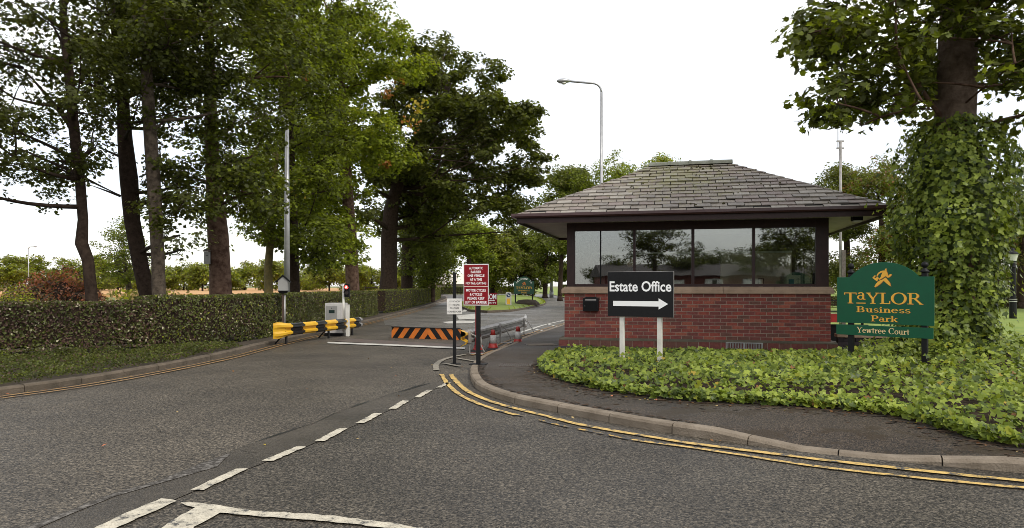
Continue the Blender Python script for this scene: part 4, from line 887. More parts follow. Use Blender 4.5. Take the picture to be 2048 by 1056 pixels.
# --- small white notice
wn = empty('road_blocker_sign', (*G(909, 728), 0), R(6), 'small white notice about the road blocker on a thin black post', 'sign')
yw = 2100 / 156; zt = 1.5 - 25 / F * yw; zb = 1.5 - 56.5 / F * yw
MB().box(-.148, .142, -.045, -.037, zb, zt).build('board', M_signw, wn, bevel=.003)
mb = MB(); put_sans(mb, 'ROACH', .03, zt - .055, .13, .032, -.047, 0, .012); put_sans(mb, 'TE LINE', .03, zt - .12, .13, .032, -.047, 0, .012); put_sans(mb, 'TO LOWER', 0, zt - .185, .17, .032, -.047, 0, .012); put_sans(mb, 'ROAD BLOCKER', -.003, zt - .25, .26, .032, -.047, 0, .012)
mb.build('lettering', M_black, wn)
mb = MB(); put_sans(mb, 'APP', -.075, zt - .055, .07, .032, -.0468, 0, 0); put_sans(mb, 'WHI', -.075, zt - .12, .07, .032, -.0468, 0, 0); mb.build('faded_lettering', M_faint, wn)
MB().box(-.033, .033, -.033, .033, 0, 1.5 + 27 / F * yw).build('post', M_black, wn, bevel=.003); MB().box(-.12, .12, -.1, .1, 0, .012).build('base_plate', M_black, wn)
# --- red post with security sign
cp = empty('security_sign', (*G(954, 705), 0), R(-5), 'dark red post with red panel reading COM behind the barrier sign', 'sign')
yc = 2100 / 133; MB().box(-.035, .035, -.035, .035, 0, 1.45).build('post', M_redpost, cp); MB().box(-.13, .13, -.1, .1, 0, .012).build('base_plate', M_redpost, cp)
zt = 1.5 - 14 / F * yc; zb = 1.5 - 38 / F * yc; MB().box(-.15, .455, .036, .046, zb, zt).build('panel', M_redsign, cp)
mb = MB(); put_sans(mb, 'COM', .315, zt - .085, .24, .12, .0345, 0, .02); put_sans(mb, 'SECURITY', .27, zb + .045, .33, .045, .0345, 0, .01); mb.add([(-.02, .0345, zb + .09), (.40, .0345, zb + .09), (.40, .0345, zb + .105), (-.02, .0345, zb + .105)], [(0, 1, 2, 3)])
mb.build('lettering', M_wletter, cp)
# --- w-beam rails
WP = [(.155, 0), (.135, .012), (.105, .075), (.06, .08), (.02, .006), (-.02, .006), (-.06, .08), (-.105, .075), (-.135, .012), (-.155, 0)]
def wbeam(mb, x0, x1, z, mi, s0=1.0, s1=1.0, d0=1.0, d1=1.0, flip=1, n=1, z0=0, z1=0):
    for k in range(n):
        ta, tb_ = k / n, (k + 1) / n; vs = []
        for t in (ta, tb_):
            e = t * t * (3 - 2 * t); sc = s0 + (s1 - s0) * e; dp = d0 + (d1 - d0) * e; x = x0 + (x1 - x0) * t
            vs += [(x, -flip * p[1] * dp, z + z0 + (z1 - z0) * e + p[0] * sc) for p in WP] + [(x, -flip * (p[1] * dp - .008), z + z0 + (z1 - z0) * e + p[0] * sc) for p in WP]
        m = len(WP); fs = [(i, i + 1, 2 * m + i + 1, 2 * m + i) for i in range(m - 1)] + [(m + i, 3 * m + i, 3 * m + i + 1, m + i + 1) for i in range(m - 1)] + [(0, 2 * m, 3 * m, m), (m - 1, 2 * m - 1, 4 * m - 1, 3 * m - 1)]
        fs += [(i, m + i, m + i + 1, i + 1) for i in range(m - 1)] + [(2 * m + i, 2 * m + i + 1, 3 * m + i + 1, 3 * m + i) for i in range(m - 1)]
        mb.add(vs, fs, mi)
A0 = Vector((-5.93, 17.6, 0)); A1 = Vector((-4.72, 21.7, 0)); d = A1 - A0; LB = d.length
lb = empty('crash_barrier', A0, math.atan2(d.y, d.x), 'yellow and black striped steel crash barrier by the roadside hedge', 'barrier')
mb = MB(); cuts = [.62, 1.18, 1.80, 2.28, 2.86, 3.35, 3.92, LB - .05]; 
for i in range(len(cuts) - 1): wbeam(mb, cuts[i], cuts[i + 1], .375, 1 if i % 2 == 0 else 0, n=1)
mb.build('beam', [M_yell, M_blk], lb)
mb = MB(); wbeam(mb, 0.05, .62, .375, 0, 1.35, 1, .35, 1, n=6); wbeam(mb, -.12, .05, .375, 0, 1.25, 1.35, .1, .35, n=3); mb.build('end_terminal', M_yell, lb)
mb = MB(); wbeam(mb, LB - .05, LB + .1, .375, 0, 1.0, .95, 1, .8, n=3); mb.build('far_terminal', M_galv, lb)
for x in (.5, 2.55, 3.9):
    MB().box(x - .03, x + .03, .03, .07, .0, .50).build('post', M_blk, lb); MB().tube([(x, .05, .3), (x - .02, .22, .15), (x - .02, .36, .01)], .02, 6).build('brace', M_blk, lb)
for x in (.35, 1.5, 2.5, 3.6):
    for z in (.42, .33): MB().lathe([(.012, 0), (.012, .01)], n=6).build('bolt', M_blk, lb, loc=(x, -.02, z), rot=(R(90), 0, 0))
A0 = Vector((-1.09, 15.1, 0)); A1 = Vector((.45, 22.4, 0)); d = A1 - A0; LB = d.length
rb_ = empty('guard_rail', A0, math.atan2(d.y, d.x), 'dull grey steel guard rail on folding legs with yellow near end', 'barrier')
mb = MB(); wbeam(mb, .25, LB - .4, .37, 0, n=4); mb.build('beam', M_galv, rb_)
mb = MB(); wbeam(mb, -.06, .25, .37, 0, 1.2, 1, 1.5, 1, n=4, z0=0); mb.build('end_terminal', M_yell, rb_)
mb = MB(); wbeam(mb, LB - .4, LB, .37, 0, 1, 1.5, 1, .4, n=5); mb.build('far_terminal', M_galvL, rb_)
for x in (.3, 3.3, 6.6):
    lg = MB(); lg.tube([(x, -.10, .52), (x, -.10, .02)], .017, 6); lg.tube([(x, -.10, .46), (x + .05, -.22, .40), (x + .05, -.42, .06), (x + .05, -.40, .02), (x, -.10, .02)], .015, 6)
    lg.box(x - .05, x + .05, -.13, -.085, .25, .51); lg.build('leg', M_galv, rb_)
# --- road blocker
B0 = Vector((*G(783, 675.5), 0)); B1 = Vector((*G(921, 680), 0)); d = B1 - B0; WB = d.length
bk = empty('road_blocker', B0, math.atan2(d.y, d.x), 'raised road blocker plate with slanting orange and black stripes', 'road blocker')
H = .31; 
MB().box(0, WB, .012, .03, .0, H - .002).build('face', M_blk, bk)
MB().add([(0, -.02, H), (WB, -.02, H), (WB, -.02, H + .018), (0, -.02, H + .018), (0, .75, .03), (WB, .75, .03), (WB, .75, .05), (0, .75, .05)], [(0, 1, 2, 3), (3, 2, 6, 7), (4, 7, 6, 5), (0, 4, 5, 1), (0, 3, 7, 4), (1, 5, 6, 2)]).build('top_plate', M_rubber, bk)
ap = MB(); rect = lambda: [(0, 0), (WB, 0), (WB, H), (0, H)]; cen = WB * .53; sw = WB / 12.6; sh = .24
for i in range(7):
    b0 = -.17 + i * 2 * sw + .02; p = [(b0, 0), (b0 + sw, 0), (b0 + sw + sh, H), (b0 + sh, H)]; p = clip(p, 1, 0, 0); p = clip(p, -1, 0, cen) if len(p) > 2 else p
    if len(p) > 2: ap.plate(p, 0.004, .0115)
    b0 = cen + .12 + i * 2 * sw; p = [(b0, 0), (b0 + sw, 0), (b0 + sw - sh, H), (b0 - sh, H)]; p = clip(p, 1, 0, -cen); p = clip(p, -1, 0, WB) if len(p) > 2 else p
    if len(p) > 2: ap.plate(p, 0.004, .0115)
ap.build('orange_stripes', M_orng, bk)
# --- cones
def cone():
    o = empty('traffic_cone', (0, 0, 0)); MB().add([(-.17, -.17, 0), (.17, -.17, 0), (.17, .17, 0), (-.17, .17, 0), (-.15, -.15, .05), (.15, -.15, .05), (.15, .15, .05), (-.15, .15, .05)],
      [(0, 3, 2, 1), (4, 5, 6, 7), (0, 1, 5, 4), (1, 2, 6, 5), (2, 3, 7, 6), (3, 0, 4, 7)]).build('base', M_rubber, o, bevel=.008)
    MB().lathe([(.12, .05), (.115, .07), (.095, .16)], n=18).build('body', M_cone, o, smooth=True); MB().lathe([(.0965, .16), (.066, .35)], n=18).build('sleeve', M_conew, o, smooth=True)
    MB().lathe([(.0645, .35), (.048, .45), (.035, .475)], n=18).build('tip', M_cone, o, smooth=True); return o
def copy_tree(o, parent=None):
    c = o.copy(); COL.objects.link(c); c.parent = parent
    for ch in list(o.children): copy_tree(ch, c)
    return c
cn = cone(); cone_spots = [(G(986, 700), 0, 'red and white traffic cone beside the middle leg of the guard rail'), (G(1036, 690.5), 0, 'red and white cone with wide black base beyond the others at kerb'), (G(960, 704), 0, 'traffic cone almost hidden behind the black and red sign posts')]
for i, (g_, z, lb_) in enumerate(cone_spots):
    c = cn if i == 0 else copy_tree(cn); c.location = (g_[0] - (.04 if i == 2 else 0), g_[1], z); c.rotation_euler = (0, 0, .3 * i); tag(c, lb_, 'traffic cone', 'cones along the guard rail')
# --- control cabinet
cb = empty('control_cabinet', (*G(672, 671.5), .09), R(-8), 'pale grey metal control cabinet with small display beside the hedge', 'cabinet'); yk = 2100 / 99.5
MB().box(-.27, .27, -.2, .25, .0, .90).build('body', M_cab, cb, bevel=.01); MB().box(-.24, .12, -.206, -.2005, .10, .82).build('door', M_cabd, cb, bevel=.003)
MB().box(-.14, .04, -.212, -.2065, .60, .69).build('display', M_lcd, cb); MB().lathe([(.014, 0), (.014, .01)], n=10).build('lock', M_black, cb, loc=(-.05, -.21, .75), rot=(R(90), 0, 0)); MB().box(-.28, .28, -.21, .26, -.09, 0).build('base', M_blackm, cb)
# --- traffic signal
sp = G(687, 672); sg = empty('traffic_signal', (sp[0], sp[1], .0), R(-6), 'red traffic light on a slim white post beside the grey cabinet', 'traffic light')
MB().tube([(0, 0, 0), (0, 0, 1.57)], .034, 12).build('pole', M_wpost, sg, smooth=True); MB().box(.05, .19, -.08, .06, 1.17, 1.56).build('housing', M_blackm, sg, bevel=.01)
MB().box(.0, .06, -.02, .02, 1.22, 1.25).box(.0, .06, -.02, .02, 1.48, 1.51).build('bracket', M_blackm, sg)
MB().lathe([(.058, 0), (.052, .012), (.03, .016)], n=16).build('red_lens', M_redlamp, sg, loc=(.12, -.081, 1.465), rot=(R(90), 0, 0)); MB().lathe([(.026, 0), (.018, .006)], n=12).build('lamp_core', M_redcore, sg, loc=(.12, -.098, 1.465), rot=(R(90), 0, 0))
MB().lathe([(.058, 0), (.052, .012), (.03, .016)], n=16).build('dark_lens', M_iron, sg, loc=(.12, -.081, 1.30), rot=(R(90), 0, 0))
for z in (1.465, 1.30):
    vs = []; k = 9
    for yy in (-.08, -.16):
        for i in range(k): a = R(0 + 180 * i / (k - 1)); vs.append((.12 + .066 * math.cos(a), yy, z + .066 * math.sin(a)))
    MB().add(vs, [(i, i + 1, k + i + 1, k + i) for i in range(k - 1)]).build('visor', M_blackm, sg, smooth=True)
sp2 = G(694, 672.5); w2 = empty('white_bollard', (sp2[0] + .02, sp2[1], 0), 0, 'slim white square post to the right of the traffic light', 'post')
MB().box(-.05, .05, -.05, .05, 0, .93).build('post', M_wpost, w2, bevel=.006); MB().box(-.052, .052, -.052, .052, .93, .945).build('cap', M_cab, w2)
# --- gabled notice lantern on a brown post
bp_ = G(566, 684); bh = empty('gabled_lamp_box', (-6.47, 19.8, .09), R(10), 'weathered gabled box on a brown post in front of the hedge', 'lamp post')
MB().box(-.035, .015, -.03, .03, 0, 1.2).build('post', M_wood, bh); MB().tube([(.04, 0, 0), (.04, 0, 1.15)], .022, 8).build('pipe', M_galvL, bh, smooth=True)
MB().add([(-.09, -.08, 1.2), (.09, -.08, 1.2), (.09, .08, 1.2), (-.09, .08, 1.2), (-.14, -.11, 1.28), (.14, -.11, 1.28), (.14, .11, 1.28), (-.14, .11, 1.28)], [(0, 3, 2, 1), (4, 5, 6, 7), (0, 1, 5, 4), (1, 2, 6, 5), (2, 3, 7, 6), (3, 0, 4, 7)]).build('bracket', M_blackm, bh)
MB().plate([(-.13, 1.281), (.13, 1.281), (.13, 1.56), (0, 1.68), (-.13, 1.56)], -.09, .09).build('box', M_cabd, bh)
for s in (-1, 1): MB().plate([(0, 1.685), (s * .20, 1.505), (s * .20, 1.535), (0, 1.725)], -.12, .12).build('roof_board', M_blackm, bh)
# --- street lamps
def lamp(name, loc, h, r0, r1, arm, ad_, label, m=M_alu, head=.55):
    o = empty(name, loc, 0, label, 'street lamp', 'tall street lamps'); a = Vector((ad_[0], ad_[1], 0)).normalized()
    rr = .35 if arm > .3 else .1
    pts = [(0, 0, 0), (0, 0, 1.2), (0, 0, 1.21), (0, 0, h - rr)]; mb = MB(); mb.tube([(0, 0, 0), (0, 0, h - rr)], [r0, r1], 12)
    for k in range(1, 6):
        t = k / 5 * math.pi / 2
    cur = [(Vector((0, 0, h - rr)) + a * rr * (1 - math.cos(t)) + Vector((0, 0, 1)) * rr * math.sin(t)) for t in [k / 6 * math.pi / 2 for k in range(7)]]
    mb.tube(cur + [Vector((0, 0, h + .05)) + a * arm], r1 * .85, 8); mb.tube([(0, 0, 0), (0, 0, .9)], [r0 * 1.25, r0 * 1.25], 12); mb.build('column', m, o, smooth=True)
    c = Vector((0, 0, h + .05)) + a * (arm + head / 2); hd = MB(); s = Vector((-a.y, a.x, 0)); ring = []
    for t, wv, zu, zd in ((-1, .06, .05, -.03), (-.6, .11, .09, -.05), (0, .15, .11, -.09), (.6, .13, .09, -.09), (1, .05, .03, -.03)):
        ring.append([c + a * t * head / 2 + s * wv * math.cos(q_) + Vector((0, 0, (zu if math.sin(q_) > 0 else -zd) * math.sin(q_))) for q_ in [k / 10 * 2 * math.pi for k in range(10)]])
    vs = [v for r_ in ring for v in r_]; fs = [(i * 10 + j, i * 10 + (j + 1) % 10, (i + 1) * 10 + (j + 1) % 10, (i + 1) * 10 + j) for i in range(4) for j in range(10)] + [tuple(range(10)), tuple(40 + j for j in range(10))]
    hd.add(vs, fs).build('lamp_head', m, o, smooth=True); 
    ln_ = MB(); ln_.lathe([(.03, -.13), (.09, -.11), (.11, -.07)], (c.x, c.y, c.z), 12).build('lens', M_lens, o, smooth=True); return o
p = P(1203, 600, 28); lamp('street_lamp', (p.x, p.y, .08), 9.52, .09, .05, 1.25, (-1, -.1), 'tall street lamp with curved arm rising behind the gatehouse roof')
p = P(574, 585, 24); lamp('street_lamp', (p.x, p.y, .08), 7.3, .11, .065, .5, (-.6, 1), 'grey lamp column standing behind the hedge among the left trees')
p = P(1103, 590, 92); lamp('street_lamp', (p.x, p.y, .0), 5.0, .22, .15, .3, (-1, 0), 'pale lamp column beyond the roundabout by the clipped bush')
p = P(57, 560, 120); lamp('street_lamp', (p.x, p.y, .0), 8.2, .1, .07, .9, (1, 0), 'distant thin street lamp above the far treeline at left')
p = P(1152, 600, 75); lamp('street_lamp', (p.x, p.y, .0), 11.6, .12, .07, .25, (-1, 0), 'distant street lamp whose head shows left of the gatehouse roof')
# victorian lamp
p = P(2026, 640, 30.5); vl = empty('heritage_lamp', (p.x, p.y, .085), 0, 'black heritage style lamp post with glazed lantern on the lawn', 'street lamp')
MB().lathe([(.14, 0), (.14, .75), (.15, .78), (.15, .82), (.12, .86), (.11, 1.0), (.10, 2.2), (.12, 2.24), (.10, 2.3), (.09, 2.42), (.12, 2.46), (.13, 2.5)], n=16).build('column', M_black, vl, smooth=False)
for z in (.74, .84, 2.23, 2.42): MB().lathe([(.153, z - .008), (.157, z), (.153, z + .008)] if z < 1 else [(.095, z - .008), (.10, z), (.095, z + .008)], n=16).build('band', M_wpost, vl)
MB().lathe([(.12, 2.50), (.20, 2.80)], n=12).build('lantern', M_lens, vl); MB().lathe([(.05, 2.52), (.06, 2.6), (.05, 2.72)], n=10).build('bulb', M_lens, vl)
MB().lathe([(.235, 2.80), (.24, 2.82), (.17, 2.90), (.08, 2.97), (.06, 3.02), (.02, 3.08)], n=12).build('cowl', M_black, vl)
# antenna mast
p = P(1681, 600, 22); am = empty('antenna_mast', (p.x, p.y, .085), 0, 'thin radio antenna mast rising behind the gatehouse roof', 'antenna')
zz = lambda y: 1.5 + (HZ - y) / F * 22 - .085
MB().tube([(0, 0, 0), (0, 0, zz(283))], .04, 10).build('mast', M_galv, am, smooth=True); MB().tube([(-.08, 0, zz(297)), (-.08, 0, zz(222))], .012, 6).build('rod', M_galv, am)
MB().box(-.12, .1, -.02, .02, zz(284), zz(281)).box(-.12, .1, -.02, .02, zz(298), zz(295)).build('clamp', M_galv, am); MB().box(.02, .14, -.05, .07, 0, zz(500)).build('riser', M_iron, am)
# low wall, kerbed car park and striped board right of the gatehouse
lw = empty('low_brick_wall', (6.9, 14.8, .09), GA, 'low dark brick wall with pale coping beside the gatehouse', 'wall')
MB().box(0, 1.25, .004, .2, 0, .32).build('core', M_blackm, lw); MB().box(-.03, 1.28, -.05, .25, .33, .40).build('coping', M_sill, lw)
for r_ in range(4):
    x = -.11 if r_ % 2 else 0
    while x < 1.2:
        a, e = max(x, 0), min(x + BL, 1.25)
        if e - a > .04: MB().box(a, e, -.006, .1, .008 + r_ * .079, .08 + r_ * .079).build('brick', M_engine, lw)
        x += PT
sb = empty('striped_barrier', (8.0, 17.6, .085), GA, 'low red and white striped board on black legs behind the green sign', 'barrier')
MB().box(-1.2, .9, 0, .02, .50, .72).build('board', M_wletter, sb)
for i in range(4): MB().plate([(-1.1 + i * .52, .503), (-.85 + i * .52, .503), (-.80 + i * .52, .717), (-1.05 + i * .52, .717)], -.004, -.0005).build('stripe', M_cone, sb)
for x in (-1.0, .75): MB().box(x - .03, x + .03, .021, .06, 0, .75).build('leg', M_black, sb)
MB().box(-1.2, .9, .06, .1, .03, .45).build('skirt', M_blackm, sb)
# gate-bar fence behind
fc = empty('estate_railing', (9.4, 24, .085), R(-3), 'thin black horizontal railing on the lawn beyond the gatehouse', 'fence')
for x in (-2.2, 0, 2.2, 4.4, 6.6): MB().box(x - .03, x + .03, -.03, .03, 0, 1.0).build('post', M_black, fc)
for z in (.55, .92): MB().box(-2.3, 6.7, -.012, .012, z - .015, z + .015).build('rail', M_black, fc)
# island things
p = P(1048, 613, 51); ws = empty('welcome_sign', (p.x, 51, .2), R(4), 'green arched welcome sign standing on the grass roundabout', 'sign')
k_ = 51 / F; W4 = 41 * k_; zt = 1.5 + 10 * k_ - .2; zb = 1.5 - 16 * k_ - .2; za_ = 1.5 + 19 * k_ - .2; arc = []; hw = W4 * .36; Hh = za_ - zt; Rr = (hw * hw + Hh * Hh) / (2 * Hh); a0 = math.asin(hw / Rr)
for i in range(13): a = a0 - 2 * a0 * i / 12; arc.append((Rr * math.sin(a), zt + Hh - Rr + Rr * math.cos(a)))
MB().plate([(-W4 / 2, zb), (W4 / 2, zb), (W4 / 2, zt)] + arc + [(-W4 / 2, zt)], -.03, 0).build('board', M_greenD, ws)
mb = MB(); put_serif(mb, 'TaYLOR', 0, zb + .36, 1.22, .18, -.034, 0, raised=('a', .05)); put_serif(mb, 'Business', 0, zb + .20, .84, .10, -.034); put_serif(mb, 'Park', 0, zb + .05, .40, .10, -.034); mb.build('lettering', M_gold, ws)
mb = MB(); walker(mb, 0, zb + .76, .30, -.034); mb.build('emblem', M_orng, ws)
mb = MB(); txt = 'WELCOME TO'
for i, ch in enumerate(txt):
    if ch == ' ': continue
    a = R(62 - 124 * i / (len(txt) - 1)); rr_ = .60; cx_, cz_ = -math.sin(a) * rr_, zb + .56 + math.cos(a) * rr_ * .92
    put_sans(mb, ch, 0, 0, .085, .12, -.034, 0, .02, fn=lambda u, v, a=a, cx_=cx_, cz_=cz_: (cx_ + u * math.cos(a) - v * math.sin(a), -.034, cz_ + u * math.sin(a) + v * math.cos(a)))
mb.build('welcome_lettering', M_wletter, ws)
for x in (-W4 / 2 + .12, W4 / 2 - .12): MB().box(x - .045, x + .045, .001, .09, -.1, zt + .05).build('post', M_black, ws); MB().lathe([(.05, 0), (.06, .03), (.03, .08), (.01, .12)], (x, .04, zt + .05), 10).build('finial', M_black, ws)
fb = empty('flower_bed', (p.x + .2, 49.8, .2), 0, 'low brown planted mound in front of the welcome sign', 'flower bed')
MB().lathe([(.95, -.05), (.85, .12), (.62, .3), (.3, .34)], n=16).build('mound', M_soil, fb); c = hsphere(500) * np.array([[.8, .5, .3]]); c[:, 2] = np.abs(c[:, 2]) + .03
link('planting', leaf_mesh('planting', c, rng.normal(size=(500, 3)), .1, ['purple', 'brown', 'dark'], [2, 2, 1]), fb)
p = P(1017, 617, 46.5); bo = empty('keep_left_bollard', (p.x, p.y, .17), 0, 'grey traffic bollard with blue arrow disc and amber panel on the island', 'bollard')
MB().plate([(-.20, 0), (.20, 0), (.19, .86), (.15, .92), (-.15, .92), (-.19, .86)], -.08, .08).build('body', M_cab, bo, bevel=.01)
MB().lathe([(.135, 0), (.135, .006)], n=20).build('disc', M_blue, bo, loc=(0, -.081, .72), rot=(R(90), 0, 0)); MB().box(-.11, .11, -.086, -.081, .12, .50).build('amber_panel', M_gold, bo); MB().box(-.22, .22, -.10, .10, -.05, .03).build('foot', M_blackm, bo)
MB().plate([(-.07, .78), (-.05, .80), (.03, .72), (.05, .745), (.07, .655), (-.02, .675), (.005, .70)], -.090, -.088).build('arrow', M_wletter, bo)
# barn in the distance
p = P(905, 575, 150); bn = empty('barn', (p.x, p.y, 0), R(20), 'pale roofed farm building beyond the end of the road', 'barn')
MB().box(-5, 6, 0, 8, 0, 2.0).build('wall', M_barn, bn); MB().prism([(-.6, 1.9), (4, 4.2), (8.6, 1.9)], lambda q_: (-5.4, q_[0], q_[1]), lambda q_: (6.4, q_[0], q_[1])).build('roof', M_tin, bn)
# wooden gate frame in field
p = P(742, 590, 60); gt = empty('field_gate', (p.x, p.y, .1), 0, 'small brown wooden field gate frame in front of the crop', 'gate')
for x in (-.5, .5): MB().tube([(x, 0, 0), (x, 0, 1.35)], .05, 8).build('post', M_wood, gt)
for z in (.5, .9, 1.28): MB().tube([(-.55, 0, z), (.55, 0, z)], .035, 6).build('rail', M_wood, gt)

# ================================================================== HEDGES
def hedge(name, line, wd, h, n, size, mats, weights, label, z0=.085, base=.0, cat='hedge', stems=True, top=None):
    """clipped hedge along a line: a dark twiggy core and a skin of small leaves"""
    line = catmull(line, .25 if len(line) > 4 and n > 20000 else 1.5); root = empty(name, (line[0][0], line[0][1], 0), 0, label, cat, 'clipped hedges'); org = (line[0][0], line[0][1], 0)
    a, b_ = offset(line, wd / 2 - .07), offset(line, -wd / 2 + .07); mb = MB(); k = len(line)
    vs = [(p[0], p[1], z0 + base + .12) for p in a] + [(p[0], p[1], z0 + h - .07) for p in a] + [(p[0], p[1], z0 + h - .07) for p in b_] + [(p[0], p[1], z0 + base + .12) for p in b_]
    mb.add(vs, [(q_ * k + i, q_ * k + i + 1, (q_ + 1) % 4 * k + i + 1, (q_ + 1) % 4 * k + i) for q_ in range(4) for i in range(k - 1)] + [(0, k, 2 * k, 3 * k), (k - 1, 2 * k - 1, 3 * k - 1, 4 * k - 1)]); mb.build('twig_core', M_bark_d, root, org)
    s = arclen(line); T = s[-1]; S = rng.uniform(0, T, n); idx = np.clip(np.searchsorted(s, S) - 1, 0, k - 2); sa = np.array(s); tt = ((S - sa[idx]) / (sa[idx + 1] - sa[idx] + 1e-9))[:, None]
    La = np.array(line)[:, :2]; c = La[idx] * (1 - tt) + La[idx + 1] * tt; d = La[idx + 1] - La[idx]; d /= np.linalg.norm(d, axis=1, keepdims=True) + 1e-9; nr = np.stack([-d[:, 1], d[:, 0]], 1); dn = np.gradient(La, axis=0); dn /= np.linalg.norm(dn, axis=1, keepdims=True) + 1e-9; dv_ = dn[idx] * (1 - tt) + dn[idx + 1] * tt; dv_ /= np.linalg.norm(dv_, axis=1, keepdims=True); nr = np.stack([-dv_[:, 1], dv_[:, 0]], 1)
    per = h + wd + h; q_ = rng.uniform(0, per, n); side = np.where(q_ < h, -1, np.where(q_ < h + wd, 0, 1)); depth = np.abs(rng.normal(0, .035, n)) - .01
    zz_ = np.where(side == -1, q_, np.where(side == 1, q_ - h - wd, h)); off_ = np.where(side == 0, q_ - h - wd / 2, side * wd / 2.0)
    off_ = np.where(side == 0, off_, off_ - side * depth); zz_ = np.where(side == 0, zz_ - depth, np.maximum(zz_, base + .03))
    wob_ = np.array([noise.noise(Vector((float(x) * 1.3, float(y) * 1.3, float(z) * 1.5))) for x, y, z in zip(c[:, 0], c[:, 1], zz_)]) * .05
    off_ = off_ + side * wob_; zz_ = zz_ + np.where(side == 0, wob_ * .8, 0)
    pos = np.concatenate([c + nr * off_[:, None], (zz_ + z0)[:, None]], 1)
    N_ = np.concatenate([nr * side[:, None], (side == 0).astype(float)[:, None]], 1) + rng.normal(size=(n, 3)) * .55
    # ends
    ne = int(n * wd * h * 2 / (T * per)) + 10; e = rng.integers(0, 2, ne); ec = np.where(e[:, None] == 0, La[0], La[-1]); ed = np.where(e[:, None] == 0, La[0] - La[1], La[-1] - La[-2]); ed = ed / np.linalg.norm(ed, axis=1, keepdims=True); en = np.stack([-ed[:, 1], ed[:, 0]], 1)
    pe = np.concatenate([ec + ed * rng.uniform(-.03, .03, (ne, 1)) + en * rng.uniform(-wd / 2, wd / 2, (ne, 1)), (z0 + rng.uniform(base, h, ne))[:, None]], 1); Ne = np.concatenate([ed, np.zeros((ne, 1))], 1) + rng.normal(size=(ne, 3)) * .5
    pos = np.concatenate([pos, pe]); N_ = np.concatenate([N_, Ne])
    me = leaf_mesh('foliage', pos, N_, rng.uniform(.7, 1.3, len(pos)) * size, mats, weights, 'oval', org); link('foliage', me, root)
    if stems:
        st = MB()
        for i in range(int(T / .22)):
            p_ = sub(line, min(T - .01, i * .22 + random.uniform(0, .1)), T)[0]; x, y = p_[0] + random.uniform(-.15, .15), p_[1] + random.uniform(-.15, .15); st.tube([(x, y, z0 - .01), (x + random.uniform(-.08, .08), y + random.uniform(-.05, .05), z0 + .35)], [.014, .009], 5)
        st.build('stems', M_bark, root, org)
    return root
hedge('hedge', [(-20, 11.4), (-15, 12.4), (-11.5, 13.35), (-9.4, 14.25), (-7.95, 15.35)], .9, 1.08, 50000, .055, ['purple', 'hedge', 'grey', 'dark', 'pale', 'deep'], [4.6, 2.6, 1.4, 2.2, .5, 1.4], 'dull purple leaved clipped hedge nearest the camera at left', base=.12)
hedge('hedge', [(-8.3, 15.75), (-7.75, 16.5), (-7.3, 17.4), (-7.12, 19), (-7.1, 21.5), (-7.05, 25), (-7.0, 29), (-6.98, 34.2)], .85, 1.18, 52000, .058, ['hedge', 'purple', 'grey', 'deep', 'lime', 'pale'], [6, 1.5, 1.8, 3.4, .5, .5], 'green clipped hedge running behind the striped crash barrier', base=.0)
hedge('hedge', [(-6.95, 36.2), (-6.9, 41), (-7.3, 55), (-8.1, 72), (-9, 84)], .9, 1.22, 26000, .07, ['hedge', 'deep', 'lime', 'olive'], [5, 3, 1.2, 2], 'clipped hedge after the gap leading toward the roundabout', stems=False)
hedge('hedge', [(-12, 122), (-6, 118), (0, 118), (3.8, 118.5)], 1.2, 1.3, 9000, .14, ['hedge', 'olive', 'deep'], [3, 2, 3], 'long low hedge crossing behind the roundabout island', stems=False)
hedge('hedge', [(7.2, 100), (9.2, 99)], 1.6, 1.6, 2600, .13, ['lime', 'olive', 'hedge'], [1.5, 2, 2], 'square clipped bush beside the pale lamp column', stems=False, cat='bush')
hedge('hedge', [(14, 47), (24, 46), (34, 44)], 1.2, .75, 9000, .09, ['olive', 'deep', 'hedge'], [1, 2, 2], 'low dark hedge across the lawn behind the heritage lamp', stems=False)

# low ground cover between kerb and near hedge
def cover(name, poly, z, h, n, size, mats, weights, label, cat):
    xs = [p[0] for p in poly]; ys = [p[1] for p in poly]; pts = []
    while len(pts) < n:
        x, y = random.uniform(min(xs), max(xs)), random.uniform(min(ys), max(ys))
        if inpoly(x, y, poly): pts.append((x, y, z + h * (.35 + .65 * abs(noise.noise(Vector((x * 1.1, y * 1.1, 3)))) * 1.6) * random.uniform(.25, 1)))
    c = np.array(pts); o = link(name, leaf_mesh(name, c, rng.normal(size=(n, 3)) * .6 + np.array([[0, -.2, .8]]), rng.uniform(.7, 1.3, n) * size, mats, weights)); tag(o, label, cat, kind='stuff'); return o
gc = [tuple(p) for p in offset(LK, .05) if -14 < p[0] and p[1] < 16.3] + [(-7.5, 16.4), (-8.2, 15.1), (-9.9, 13.9), (-13, 12.6)]
cover('ground_cover', gc, .09, .27, 60000, .04, ['deep', 'hedge', 'dark', 'purple', 'mid'], [3, 2, 5, 1.2, .8], 'low dark green cotoneaster spreading between kerb and hedge', 'ground cover')
# roadside grass blades on the island edge
gsl = []
for _ in range(9000):
    t = random.uniform(.0, 1) ** .5; i = random.randrange(len(isl)); p0_ = isl[i]; x = cxi + (p0_[0] - cxi) * t; y = cyi + (p0_[1] - cyi) * t; gsl.append((x, y, .16 + (1 - t) * .3))
tag(link('grass', leaf_mesh('grass', np.array(gsl), rng.normal(size=(9000, 3)) + np.array([[0, -1, .3]]), .09, ['bright', 'lime', 'mid'], [2, 2, 1])), kind='stuff')

